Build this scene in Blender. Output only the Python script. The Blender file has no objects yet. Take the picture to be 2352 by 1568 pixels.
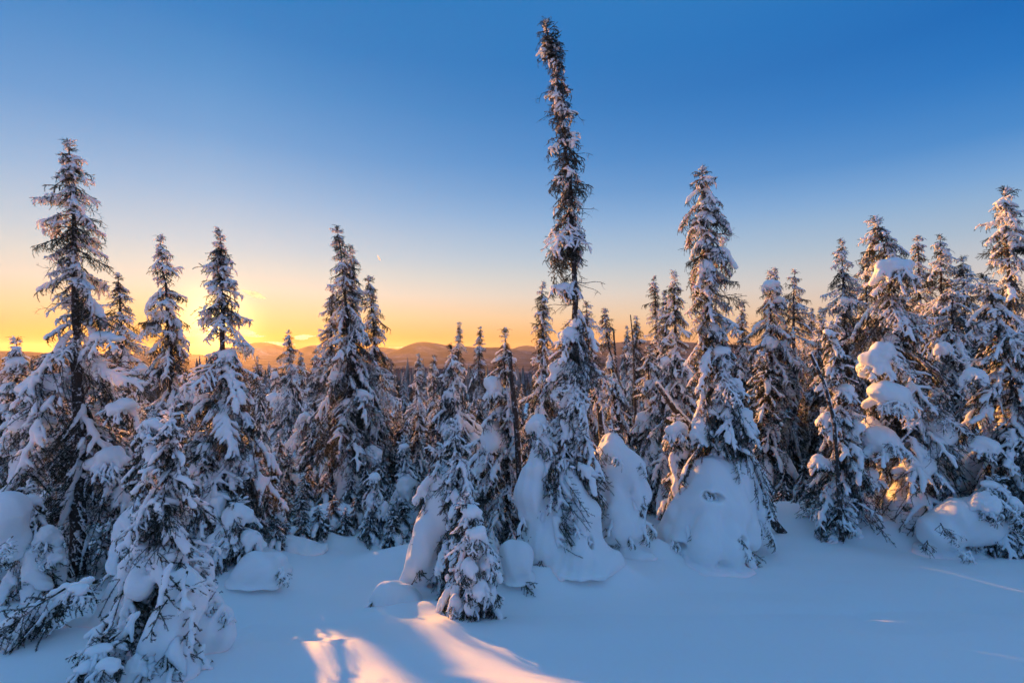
import bpy, math, random
import numpy as np
from mathutils import Matrix, Vector

SC = bpy.context.scene
COL = SC.collection
R = math.radians
F = 484.0                      # focal length in pixels of the 1024 px wide frame
HOR = 350.0                    # row of the horizon
PX = 1024 / 2352.0             # measuring grid used below is 2352 px wide

# ---------------------------------------------------------------- camera
cam = bpy.data.objects.new('camera', bpy.data.cameras.new('camera'))
COL.objects.link(cam)
cam.location = (0, 0, 0)
cam.rotation_euler = (R(90), 0, 0)
cam.data.lens = F / 1024 * 36
cam.data.sensor_width = 36
cam.data.shift_y = 9 / 1024
cam.data.clip_start = .05
cam.data.clip_end = 120000
SC.camera = cam

# ---------------------------------------------------------------- sky and sun
SUN_AZ, SUN_EL = -31.7, 2.5
EXPO = 1.0
SKY_K = .5
SUN_S = 5.0
HAZE_D = 1.4e-5
SD = Vector((math.sin(R(SUN_AZ)) * math.cos(R(SUN_EL)), math.cos(R(SUN_AZ)) * math.cos(R(SUN_EL)), math.sin(R(SUN_EL))))


def lin(c):
    return [((v / 255) / 12.92 if v / 255 < .04045 else ((v / 255 + .055) / 1.055) ** 2.4) for v in c]


W_ = bpy.data.worlds.new('World')
SC.world = W_
W_.use_nodes = True
nt = W_.node_tree
N = nt.nodes
LK = nt.links.new
for n in list(N):
    N.remove(n)


def math_n(op, a, b=None, clamp=False):
    n = N.new('ShaderNodeMath')
    n.operation = op
    n.use_clamp = clamp
    for i, v in enumerate((a, b)):
        if v is None:
            continue
        if isinstance(v, (int, float)):
            n.inputs[i].default_value = v
        else:
            LK(v, n.inputs[i])
    return n.outputs[0]


def ramp_n(fac, stops):
    n = N.new('ShaderNodeValToRGB')
    n.color_ramp.interpolation = 'B_SPLINE' if False else 'LINEAR'
    el = n.color_ramp.elements
    while len(el) < len(stops):
        el.new(.5)
    for e, (p, c) in zip(el, stops):
        e.position = p
        e.color = (*lin(c), 1)
    LK(fac, n.inputs[0])
    return n.outputs[0]


tc = N.new('ShaderNodeTexCoord')
nrm = N.new('ShaderNodeVectorMath'); nrm.operation = 'NORMALIZE'
LK(tc.outputs['Generated'], nrm.inputs[0])
sep = N.new('ShaderNodeSeparateXYZ')
LK(nrm.outputs[0], sep.inputs[0])
elev = math_n('MULTIPLY', math_n('ARCSINE', sep.outputs[2]), 180 / math.pi / 60, True)      # 0..60 degrees
# cosine of the azimuth away from the sun
hx, hy = math.sin(R(SUN_AZ)), math.cos(R(SUN_AZ))
hl = math_n('SQRT', math_n('ADD', math_n('MULTIPLY', sep.outputs[0], sep.outputs[0]), math_n('MULTIPLY', sep.outputs[1], sep.outputs[1])))
ca = math_n('DIVIDE', math_n('ADD', math_n('MULTIPLY', sep.outputs[0], hx), math_n('MULTIPLY', sep.outputs[1], hy)), math_n('MAXIMUM', hl, 1e-4))
az = math_n('DIVIDE', math_n('ARCCOSINE', math_n('MINIMUM', math_n('MAXIMUM', ca, -1.0), 1.0)), R(92), True)
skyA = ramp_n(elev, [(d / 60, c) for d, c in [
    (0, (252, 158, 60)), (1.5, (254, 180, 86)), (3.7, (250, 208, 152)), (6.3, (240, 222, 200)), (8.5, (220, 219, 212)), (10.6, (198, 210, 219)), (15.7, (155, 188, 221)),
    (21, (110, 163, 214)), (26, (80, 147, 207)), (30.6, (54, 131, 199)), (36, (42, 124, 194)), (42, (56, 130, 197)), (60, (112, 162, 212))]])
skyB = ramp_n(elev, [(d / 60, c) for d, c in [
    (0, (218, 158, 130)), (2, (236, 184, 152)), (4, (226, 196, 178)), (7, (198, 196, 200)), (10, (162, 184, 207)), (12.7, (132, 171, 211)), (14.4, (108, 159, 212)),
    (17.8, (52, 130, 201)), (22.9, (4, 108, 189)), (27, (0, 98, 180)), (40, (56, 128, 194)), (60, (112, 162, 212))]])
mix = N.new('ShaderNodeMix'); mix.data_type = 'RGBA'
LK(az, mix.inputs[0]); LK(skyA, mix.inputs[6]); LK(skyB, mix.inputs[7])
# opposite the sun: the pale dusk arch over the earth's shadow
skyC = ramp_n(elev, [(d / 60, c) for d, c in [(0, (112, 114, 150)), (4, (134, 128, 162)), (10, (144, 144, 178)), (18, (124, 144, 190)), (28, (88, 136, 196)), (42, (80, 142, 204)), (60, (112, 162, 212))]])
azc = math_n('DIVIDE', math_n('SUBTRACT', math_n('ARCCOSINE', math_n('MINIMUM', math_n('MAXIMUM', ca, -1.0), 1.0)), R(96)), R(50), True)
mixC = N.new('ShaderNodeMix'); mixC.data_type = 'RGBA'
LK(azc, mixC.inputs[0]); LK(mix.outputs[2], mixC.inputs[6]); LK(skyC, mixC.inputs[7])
# aureole round the sun
sund = N.new('ShaderNodeVectorMath'); sund.operation = 'DOT_PRODUCT'
LK(nrm.outputs[0], sund.inputs[0]); sund.inputs[1].default_value = SD
dotp = math_n('MAXIMUM', sund.outputs['Value'], 0.0)
g1 = math_n('MULTIPLY', math_n('POWER', dotp, 900.0), 2.0)
g2 = math_n('MULTIPLY', math_n('POWER', dotp, 12000.0), 6.0)
gl = N.new('ShaderNodeVectorMath'); gl.operation = 'SCALE'
gl.inputs[0].default_value = (1.0, .68, .26)
LK(math_n('ADD', g1, g2), gl.inputs['Scale'])
add1 = N.new('ShaderNodeVectorMath'); add1.operation = 'ADD'
LK(mixC.outputs[2], add1.inputs[0]); LK(gl.outputs[0], add1.inputs[1])
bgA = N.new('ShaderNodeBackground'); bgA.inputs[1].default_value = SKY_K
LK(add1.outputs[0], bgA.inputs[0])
nis = N.new('ShaderNodeTexSky'); nis.sky_type = 'NISHITA'; nis.sun_disc = False
nis.sun_elevation = R(SUN_EL); nis.sun_rotation = R(SUN_AZ); nis.ozone_density = 3
bgB = N.new('ShaderNodeBackground'); bgB.inputs[1].default_value = .0015
LK(nis.outputs[0], bgB.inputs[0])
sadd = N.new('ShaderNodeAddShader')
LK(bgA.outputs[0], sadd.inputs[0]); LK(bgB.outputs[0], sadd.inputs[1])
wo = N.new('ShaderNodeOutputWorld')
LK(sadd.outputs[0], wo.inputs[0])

sl = bpy.data.lights.new('sun', 'SUN')
sl.energy = SUN_S
sl.angle = R(.6)
sl.color = (1, .42, .08)
sun = bpy.data.objects.new('sun', sl)
COL.objects.link(sun)
sun.rotation_euler = SD.to_track_quat('Z', 'Y').to_euler()

vs = SC.view_settings
vs.view_transform = 'Standard'
vs.look = 'None'
vs.gamma = 1
vs.use_curve_mapping = False
vs.exposure = EXPO
cy = SC.cycles
cy.use_denoising = True
cy.max_bounces = 7
cy.diffuse_bounces = 4
cy.glossy_bounces = 2
cy.transmission_bounces = 3
cy.volume_bounces = 0
cy.transparent_max_bounces = 8
cy.sample_clamp_indirect = 4

# ---------------------------------------------------------------- materials


def mat(name):
    m = bpy.data.materials.new(name)
    m.use_nodes = True
    t = m.node_tree
    b = t.nodes['Principled BSDF']
    b.inputs['Specular IOR Level'].default_value = .2
    return m, t, b


def nz(t, scale, detail=4, rough=.6, coord='Object'):
    c = t.nodes.new('ShaderNodeTexCoord')
    n = t.nodes.new('ShaderNodeTexNoise')
    n.inputs['Scale'].default_value = scale
    n.inputs['Detail'].default_value = detail
    n.inputs['Roughness'].default_value = rough
    t.links.new(c.outputs[coord], n.inputs['Vector'])
    return n


def snow_mat(name, grain, gs, bump, sss=0):
    m, t, b = mat(name)
    n = nz(t, grain, 5, .7)
    r = t.nodes.new('ShaderNodeValToRGB')
    r.color_ramp.elements[0].color = (.915, .91, .90, 1)
    r.color_ramp.elements[1].color = (.965, .955, .945, 1)
    t.links.new(n.outputs[0], r.inputs[0])
    t.links.new(r.outputs[0], b.inputs['Base Color'])
    b.inputs['Roughness'].default_value = .65
    if sss:
        b.inputs['Subsurface Weight'].default_value = 1
        b.inputs['Subsurface Radius'].default_value = (1, .8, .65)
        b.inputs['Subsurface Scale'].default_value = sss
    bp = t.nodes.new('ShaderNodeBump')
    bp.inputs['Strength'].default_value = bump
    bp.inputs['Distance'].default_value = gs
    t.links.new(n.outputs[0], bp.inputs['Height'])
    t.links.new(bp.outputs[0], b.inputs['Normal'])
    return m


M_snow = snow_mat('snow', 26, .012, .5, .05)
M_ground = snow_mat('snow_cover', 34, .006, .45, .05)

# spruce needles, rimed where the mesh says so
M_need, t, b = mat('spruce_needles')
at = t.nodes.new('ShaderNodeAttribute'); at.attribute_name = 'frost'
oi = t.nodes.new('ShaderNodeObjectInfo')
n = nz(t, 9, 3)
r0 = t.nodes.new('ShaderNodeValToRGB')
r0.color_ramp.elements[0].color = (.014, .020, .013, 1); r0.color_ramp.elements[0].position = .3
r0.color_ramp.elements[1].color = (.058, .060, .030, 1); r0.color_ramp.elements[1].position = .75
t.links.new(n.outputs[0], r0.inputs[0])
mx = t.nodes.new('ShaderNodeMix'); mx.data_type = 'RGBA'
ma = t.nodes.new('ShaderNodeMath'); ma.operation = 'MULTIPLY_ADD'
t.links.new(n.outputs[0], ma.inputs[0]); ma.inputs[1].default_value = 1.4; ma.inputs[2].default_value = -.78
mb = t.nodes.new('ShaderNodeMath'); mb.operation = 'ADD'; mb.use_clamp = True
t.links.new(ma.outputs[0], mb.inputs[0]); t.links.new(at.outputs['Fac'], mb.inputs[1])
t.links.new(mb.outputs[0], mx.inputs[0])
t.links.new(r0.outputs[0], mx.inputs[6]); mx.inputs[7].default_value = (.82, .85, .9, 1)
t.links.new(mx.outputs[2], b.inputs['Base Color'])
b.inputs['Roughness'].default_value = .7
tr = t.nodes.new('ShaderNodeBsdfTranslucent')
t.links.new(mx.outputs[2], tr.inputs[0])
ms = t.nodes.new('ShaderNodeMixShader'); ms.inputs[0].default_value = .42
t.links.new(b.outputs[0], ms.inputs[1]); t.links.new(tr.outputs[0], ms.inputs[2])
t.links.new(ms.outputs[0], t.nodes['Material Output'].inputs[0])

# bark, snow blown on it in flecks
M_bark, t, b = mat('spruce_bark')
n = nz(t, 16, 6, .75)
n2 = nz(t, 40, 5, .7)
r1 = t.nodes.new('ShaderNodeValToRGB')
r1.color_ramp.elements[0].color = (.018, .014, .013, 1)
r1.color_ramp.elements[1].color = (.10, .085, .075, 1)
t.links.new(n2.outputs[0], r1.inputs[0])
r2 = t.nodes.new('ShaderNodeValToRGB')
r2.color_ramp.elements[0].position = .55; r2.color_ramp.elements[1].position = .61
t.links.new(n.outputs[0], r2.inputs[0])
mx = t.nodes.new('ShaderNodeMix'); mx.data_type = 'RGBA'
t.links.new(r2.outputs[0], mx.inputs[0]); t.links.new(r1.outputs[0], mx.inputs[6]); mx.inputs[7].default_value = (.72, .75, .8, 1)
t.links.new(mx.outputs[2], b.inputs['Base Color'])
bp = t.nodes.new('ShaderNodeBump'); bp.inputs['Strength'].default_value = .9; bp.inputs['Distance'].default_value = .02
t.links.new(n2.outputs[0], bp.inputs['Height']); t.links.new(bp.outputs[0], b.inputs['Normal'])
b.inputs['Roughness'].default_value = .9

# far country: forest with snow between the trees
M_far, t, b = mat('snowy_forest_country')
n = nz(t, .02, 8, .65)
n2 = nz(t, .0014, 6, .6)
mm = t.nodes.new('ShaderNodeMath'); mm.operation = 'MULTIPLY_ADD'
t.links.new(n.outputs[0], mm.inputs[0]); mm.inputs[1].default_value = .45
t.links.new(n2.outputs[0], mm.inputs[2])
r3 = t.nodes.new('ShaderNodeValToRGB')
e = r3.color_ramp.elements
e[0].color = (.06, .06, .075, 1); e[0].position = .66
e[1].color = (.52, .54, .60, 1); e[1].position = 1.0
e2 = e.new(.84); e2.color = (.15, .15, .18, 1)
t.links.new(mm.outputs[0], r3.inputs[0])
t.links.new(r3.outputs[0], b.inputs['Base Color'])
b.inputs['Roughness'].default_value = 1
b.inputs['Specular IOR Level'].default_value = 0

# ---------------------------------------------------------------- mesh helpers


def mk_mesh(name, V, faces, m, frost=None, smooth=True):
    """faces: list of int arrays (n,3) or (n,4)"""
    me = bpy.data.meshes.new(name)
    V = np.asarray(V, np.float32)
    faces = [np.asarray(f, np.int32) for f in faces if len(f)]
    me.vertices.add(len(V))
    me.vertices.foreach_set('co', V.ravel())
    loops = np.concatenate([f.ravel() for f in faces])
    sizes = np.concatenate([np.full(len(f), f.shape[1], np.int32) for f in faces])
    starts = np.concatenate([[0], np.cumsum(sizes)[:-1]]).astype(np.int32)
    me.loops.add(len(loops))
    me.loops.foreach_set('vertex_index', loops)
    me.polygons.add(len(sizes))
    me.polygons.foreach_set('loop_start', starts)
    me.polygons.foreach_set('use_smooth', np.full(len(sizes), smooth, bool))
    if frost is not None:
        a = me.attributes.new('frost', 'FLOAT', 'POINT')
        a.data.foreach_set('value', np.asarray(frost, np.float32))
    me.update()
    me.validate()
    me.materials.append(m)
    return me


def link(name, me, parent=None, M=None):
    o = bpy.data.objects.new(name, me)
    COL.objects.link(o)
    if parent is not None:
        o.parent = parent
    if M is not None:
        o.matrix_basis = M
    return o


def thing(name, label, cat, loc, group=None):
    o = bpy.data.objects.new(name, None)
    o.empty_display_size = .2
    COL.objects.link(o)
    o.location = loc
    o['label'] = label
    o['category'] = cat
    if group:
        o['group'] = group
    return o


EDGES = [(0, 1), (2, 3), (4, 5), (6, 7), (0, 2), (1, 3), (4, 6), (5, 7), (0, 4), (1, 5), (2, 6), (3, 7)]
CORN = np.array([(x, y, z) for z in (0, 1) for y in (0, 1) for x in (0, 1)])


def surface_nets(G, org, h):
    s = G < 0
    nx, ny, nz_ = G.shape
    cnt = np.zeros((nx - 1, ny - 1, nz_ - 1), np.int8)
    for (x, y, z) in CORN:
        cnt += s[x:nx - 1 + x, y:ny - 1 + y, z:nz_ - 1 + z]
    mask = (cnt > 0) & (cnt < 8)
    ijk = np.argwhere(mask)
    if not len(ijk):
        return np.zeros((0, 3)), np.zeros((0, 4), int)
    idx = np.full(mask.shape, -1, np.int32)
    idx[mask] = np.arange(len(ijk))
    f = np.stack([G[ijk[:, 0] + c[0], ijk[:, 1] + c[1], ijk[:, 2] + c[2]] for c in CORN], 1)
    acc = np.zeros((len(ijk), 3)); num = np.zeros(len(ijk))
    for a, b_ in EDGES:
        fa, fb = f[:, a], f[:, b_]
        cr = (fa < 0) != (fb < 0)
        tt = np.where(cr, fa / np.where(cr, fa - fb, 1), 0)
        acc += np.where(cr[:, None], CORN[a] + tt[:, None] * (CORN[b_] - CORN[a]), 0)
        num += cr
    V = np.asarray(org) + h * (ijk + acc / num[:, None])
    Q = []
    for ax in range(3):
        u, v = [(1, 2), (2, 0), (0, 1)][ax]
        sl0 = [slice(1, -1)] * 3; sl1 = [slice(1, -1)] * 3
        sl0[ax] = slice(0, -1); sl1[ax] = slice(1, None)
        a = s[tuple(sl0)]; b_ = s[tuple(sl1)]
        cr = np.argwhere(a != b_)
        if not len(cr):
            continue
        flip = a[cr[:, 0], cr[:, 1], cr[:, 2]]
        p = cr.copy()
        for k in range(3):
            if k != ax:
                p[:, k] += 1
        def at_(du, dv):
            q = p.copy(); q[:, u] += du; q[:, v] += dv
            q = np.minimum(q, np.array(mask.shape) - 1)
            return idx[q[:, 0], q[:, 1], q[:, 2]]
        quad = np.stack([at_(-1, -1), at_(0, -1), at_(0, 0), at_(-1, 0)], 1)
        quad[~flip] = quad[~flip][:, ::-1]
        Q.append(quad)
    Q = np.concatenate(Q)
    return V, Q[(Q >= 0).all(1)]


class Snow:
    """snow as a smooth union of capsules and ellipsoids, some of it cut away"""
    def __init__(s, h, k, amp=0, freq=4, seed=0, floor=None, vz=1.0):
        s.vz = vz
        s.h, s.k, s.amp, s.freq, s.seed, s.floor = h, k, amp, freq, seed, floor
        s.p = []; s.cuts = []

    def cap(s, a, b_, ra, rb):
        s.p.append((np.array(a, float), np.array(b_, float), ra, rb))

    def ell(s, c, r_):
        s.p.append((np.array(c, float), np.array(r_, float)))

    def cut(s, c, r_):
        s.cuts.append((np.array(c, float), np.array(r_, float)))

    @staticmethod
    def box(p):
        if len(p) == 4:
            m = max(p[2], p[3])
            return np.minimum(p[0], p[1]) - m, np.maximum(p[0], p[1]) + m
        return p[0] - p[1], p[0] + p[1]

    @staticmethod
    def dist(p, X, Y, Z):
        if len(p) == 4:
            a, b_, ra, rb = p
            d = b_ - a
            q = max(d @ d, 1e-9)
            tt = np.clip(((X - a[0]) * d[0] + (Y - a[1]) * d[1] + (Z - a[2]) * d[2]) / q, 0, 1)
            return np.sqrt((X - a[0] - tt * d[0]) ** 2 + (Y - a[1] - tt * d[1]) ** 2 + (Z - a[2] - tt * d[2]) ** 2) - (ra + (rb - ra) * tt)
        c, r_ = p
        k0 = np.sqrt(((X - c[0]) / r_[0]) ** 2 + ((Y - c[1]) / r_[1]) ** 2 + ((Z - c[2]) / r_[2]) ** 2)
        k1 = np.sqrt(((X - c[0]) / r_[0] ** 2) ** 2 + ((Y - c[1]) / r_[1] ** 2) ** 2 + ((Z - c[2]) / r_[2] ** 2) ** 2)
        return k0 * (k0 - 1) / np.maximum(k1, 1e-6)

    def grid(s):
        h, k = s.h, s.k
        bx = [s.box(p) for p in s.p]
        pad = 3 * h + s.amp * 2 + k * .3
        lo = np.min([b_[0] for b_ in bx], 0) - pad
        hi = np.max([b_[1] for b_ in bx], 0) + pad
        n_ = np.ceil((hi - lo) / h).astype(int) + 1
        ax = [lo[i] + h * np.arange(n_[i]) for i in range(3)]
        G = np.full(n_, .5, np.float32)
        for p, (a, b_) in zip(s.p, bx):
            m = k + 2 * h
            i0 = np.maximum(((a - m - lo) / h).astype(int), 0)
            i1 = np.minimum(((b_ + m - lo) / h).astype(int) + 2, n_)
            X = ax[0][i0[0]:i1[0], None, None]; Y = ax[1][None, i0[1]:i1[1], None]; Z = ax[2][None, None, i0[2]:i1[2]]
            d = s.dist(p, X, Y, Z)
            S_ = G[i0[0]:i1[0], i0[1]:i1[1], i0[2]:i1[2]]
            hh = np.maximum(k - np.abs(S_ - d), 0) / k
            G[i0[0]:i1[0], i0[1]:i1[1], i0[2]:i1[2]] = np.minimum(S_, d) - hh * hh * k * .25
        X = ax[0][:, None, None]; Y = ax[1][None, :, None]; Z = ax[2][None, None, :]
        if s.amp:
            rg = np.random.default_rng(s.seed)
            for o_ in range(3):
                f_ = s.freq * 2 ** o_; a_ = s.amp / 1.7 ** o_
                d1, d2 = rg.normal(size=(2, 3)); ph = rg.uniform(0, 6, 2)
                d1 /= np.linalg.norm(d1); d2 /= np.linalg.norm(d2)
                d1[2] *= s.vz; d2[2] *= s.vz
                G = G + a_ * np.sin(f_ * (d1[0] * X + d1[1] * Y + d1[2] * Z) + ph[0]) * np.sin(f_ * (d2[0] * X + d2[1] * Y + d2[2] * Z) + ph[1])
        for c in s.cuts:
            d = -s.dist(c, X, Y, Z)
            hh = np.maximum(.05 - np.abs(G - d), 0) / .05
            G = np.maximum(G, d) + hh * hh * .05 * .25
        if s.floor is not None:
            G = np.maximum(G, s.floor - Z)
        # closed at the border
        for i in range(3):
            sl_ = [slice(None)] * 3
            for q in (0, -1):
                sl_[i] = q
                G[tuple(sl_)] = np.maximum(G[tuple(sl_)], .01)
        return G, lo

    def raw(s):
        G, lo = s.grid()
        return surface_nets(G, lo, s.h)

    def mesh(s, name, m=None):
        V, Q = s.raw()
        return mk_mesh(name, V, [Q], m or M_snow)


def tube(pts, rad, sides=8, rng=None, wob=0):
    pts = np.asarray(pts, float)
    T = np.gradient(pts, axis=0)
    T /= np.linalg.norm(T, axis=1)[:, None] + 1e-9
    ref = np.where(np.abs(T[:, 2:3]) > .9, np.array([[1., 0, 0]]), np.array([[0, 0, 1.]]))
    U = np.cross(T, ref); U /= np.linalg.norm(U, axis=1)[:, None] + 1e-9
    Vv = np.cross(T, U)
    an = np.arange(sides) / sides * 2 * np.pi
    rr = np.asarray(rad)[:, None] * np.ones(sides)
    if wob:
        rr = rr * (1 + wob * rng.normal(size=rr.shape))
    P = pts[:, None] + rr[..., None] * (np.cos(an)[None, :, None] * U[:, None] + np.sin(an)[None, :, None] * Vv[:, None])
    n_ = len(pts)
    i = np.arange(n_ - 1)[:, None] * sides
    j = np.arange(sides)[None]
    q = np.stack([i + j, i + (j + 1) % sides, i + sides + (j + 1) % sides, i + sides + j], -1).reshape(-1, 4)
    return P.reshape(-1, 3), q


# ---------------------------------------------------------------- ground
H0 = 1.24
BUMPS = []        # (x, y, amp, sx, sy)


def gz(X, Y):
    X = np.asarray(X, float); Y = np.asarray(Y, float)
    y = np.maximum(Y, -4)
    z = -H0 - .35 * np.minimum(y, 6) - .16 * np.clip(y - 6, 0, 1) - .10 * np.clip(y - 7, 0, 3) - .075 * np.clip(y - 10, 0, 50)
    z = z + .05 * np.clip(X, -9, 9) * np.clip((9 - np.abs(y)) / 9, 0, 1)
    far = np.clip((y - 45) / 60, 0, 1)
    z = z - .12 * np.maximum(y - 60, 0) * 0
    z = z + (.055 * np.sin(.9 * X + .5 * y + 1) * np.sin(.7 * y - .35 * X) + .03 * np.sin(2.1 * X - 1.3 * y) * np.sin(1.1 * X + 1.9 * y + 2)
             + .012 * np.sin(4.3 * X + 2.6 * y) * np.sin(3.1 * X - 4.7 * y + 1)) * (1 - far)
    for (bx_, by_, a, sx, sy) in BUMPS:
        z = z + a * np.exp(-((X - bx_) / sx) ** 2 - ((Y - by_) / sy) ** 2)
    return z


def Wp(x, y, Y):
    """point of the 2352 px measuring grid at depth Y"""
    return np.array(((x * PX - 512) / F * Y, Y, (HOR - y * PX) / F * Y))


def ppm(Y):
    return F / Y / PX        # grid pixels per metre


def ground_at(x, y):
    """depth at which the line of sight through a grid pixel meets the ground"""
    lo, hi = 2.0, 60.0
    for _ in range(40):
        m = (lo + hi) / 2
        p = Wp(x, y, m)
        if p[2] > gz(p[0], p[1]):
            lo = m
        else:
            hi = m
    return lo


def bump_px(x, y, a, sx, sy, Y=None):
    Y = Y or ground_at(x, y)
    p = Wp(x, y, Y)
    BUMPS.append((p[0], p[1], a, sx, sy))


bump_px(940, 1420, .16, .9, .35)
bump_px(1000, 1440, .10, 1.2, .5)
bump_px(760, 1500, .10, .8, .6)
bump_px(560, 1345, .18, .5, .4)
bump_px(1970, 1225, .30, .42, .42)
bump_px(1900, 1190, .2, 1.2, .6)
bump_px(1480, 1290, .12, .8, .4)
bump_px(760, 1200, .45, .9, .8)
bump_px(930, 1290, .15, .8, .5)
bump_px(1400, 1310, .18, 1.2, .5)
bump_px(170, 1500, .25, 1.0, .6)
for bx_, by_, a_ in [(1180, 1330, .14), (1700, 1235, .16), (2000, 1210, .14), (2230, 1240, .14), (620, 1310, .14), (1330, 1300, .14), (400, 1500, .12)]:
    bump_px(bx_, by_, a_, .7, .5)


bump_px(500, 1290, 0.23, 0.68, 0.45)
bump_px(560, 1275, 0.29, 0.68, 0.48)
bump_px(640, 1255, 0.13, 0.56, 0.49)
bump_px(700, 1235, 0.24, 0.76, 0.28)
bump_px(800, 1205, 0.20, 0.46, 0.39)
bump_px(870, 1245, 0.22, 0.36, 0.30)
bump_px(960, 1270, 0.17, 0.76, 0.44)
bump_px(1230, 1330, 0.15, 0.71, 0.28)
bump_px(1420, 1325, 0.23, 0.41, 0.25)
bump_px(1500, 1270, 0.28, 0.44, 0.30)
bump_px(1760, 1200, 0.30, 0.74, 0.32)
bump_px(1830, 1190, 0.29, 0.59, 0.42)
bump_px(1890, 1205, 0.16, 0.77, 0.42)
bump_px(2030, 1225, 0.29, 0.75, 0.32)
bump_px(2100, 1235, 0.19, 0.42, 0.29)
bump_px(2330, 1230, 0.13, 0.49, 0.40)
bump_px(1480, 1140, 0.12, 0.66, 0.33)
bump_px(1520, 1150, 0.18, 0.72, 0.37)
for bx_, by_ in [(535, 1440), (545, 1452), (1990, 1420), (1975, 1405), (1925, 1330)]:
    bump_px(bx_, by_, -.05, .07, .1)


def fan(name, us, ys, zf, m, off):
    U, Yg = np.meshgrid(us, ys)
    X = U * (Yg + off)
    Z = zf(X, Yg)
    V = np.stack([X, Yg, Z], -1).reshape(-1, 3)
    nu = len(us)
    i = np.arange(len(ys) - 1)[:, None] * nu
    j = np.arange(nu - 1)[None]
    q = np.stack([i + j, i + j + 1, i + nu + j + 1, i + nu + j], -1).reshape(-1, 4)
    return link(name, mk_mesh(name, V, [q], m))


ys = np.concatenate([np.linspace(-9, 2, 24)[:-1], np.linspace(2, 16, 230)[:-1], np.geomspace(16, 70, 60)])
g = fan('snow_ground', np.linspace(-1.7, 1.7, 380), ys, gz, M_ground, 11)
g['kind'] = 'structure'

rgm = np.random.default_rng(5)
WAVES = [(rgm.uniform(.6, 1.4), rgm.uniform(0, 6.3), rgm.uniform(0, 6.3)) for _ in range(10)]


def rough(X, Y, sc):
    z = 0
    for i, (f_, p, a) in enumerate(WAVES):
        k = f_ * 2 ** (i * .45) / sc
        z = z + np.sin(k * (X * math.cos(a) + Y * math.sin(a)) + p) / 2 ** (i * .42)
    return z


def peak(X, Y, x, y, Yd, w, topy, pw=1.0):
    """a mountain whose top shows at grid pixel (x, topy) from depth Yd"""
    c = Wp(x, topy, Yd)
    sx = w / ppm(Yd)
    return c[0], c[2], sx


def zfar(X, Y):
    base = np.interp(Y, [40, 70, 140, 300, 520, 700], [0, 0, -22, -62, -88, -92])
    z = gz(X, np.minimum(Y, 70)) + base * np.clip((Y - 70) / 5, 0, 1)
    # the wooded ridge across the near valley
    ridge = 58 * np.exp(-((Y - 1150) / 330) ** 2) * (.72 + .28 * np.sin(X / 260 + 2.4)) * (1 / (1 + np.exp((X - 140) / 90)) * .8 + .2)
    z = z + ridge
    z = z - 150 * np.clip((Y - 1300) / 2500, 0, 1)
    z = z + rough(X, Y, 420) * 4 * np.clip((Y - 120) / 800, 0, 1)
    z = z + rough(X, Y, 2200) * 16 * np.clip((Y - 2500) / 4000, 0, 1)
    for (x, ty, Yd, w, dy, pw) in [(600, 787, 15500, 48, 1500, 2.8), (722, 794, 16500, 40, 1400, 2), (965, 787, 13000, 60, 2000, 2), (870, 799, 14500, 70, 1800, 2),
                                   (1060, 799, 13500, 60, 1800, 2), (1150, 799, 14500, 60, 1500, 2), (1205, 794, 17500, 50, 1500, 2), (1330, 797, 15500, 120, 2000, 2),
                                   (1500, 790, 15000, 120, 2000, 2), (1700, 795, 15000, 150, 2000, 2), (2050, 798, 15000, 200, 2500, 2), (20, 804, 9000, 80, 1300, 2), (150, 809, 12000, 120, 1500, 2),
                                   (330, 812, 15000, 120, 1500, 2), (430, 817, 15000, 80, 1500, 2), (800, 812, 16000, 60, 1500, 2), (-300, 800, 15000, 300, 2500, 2), (2500, 795, 15000, 250, 2500, 2)]:
        c = Wp(x, ty, Yd)
        sx = w * Yd * PX / F
        hgt = c[2] + 235 + 14
        z = z + hgt * np.exp(-np.abs((X - c[0]) / sx) ** pw - ((Y - Yd) / dy) ** 2)
    return z


ysf = np.concatenate([np.linspace(70, 400, 40)[:-1], np.geomspace(400, 24000, 230)])
g = fan('valley', np.linspace(-1.9, 1.9, 420), ysf, zfar, M_far, 11)
g['kind'] = 'structure'

# ---------------------------------------------------------------- spruce boughs: skeleton, needles, snow


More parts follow.
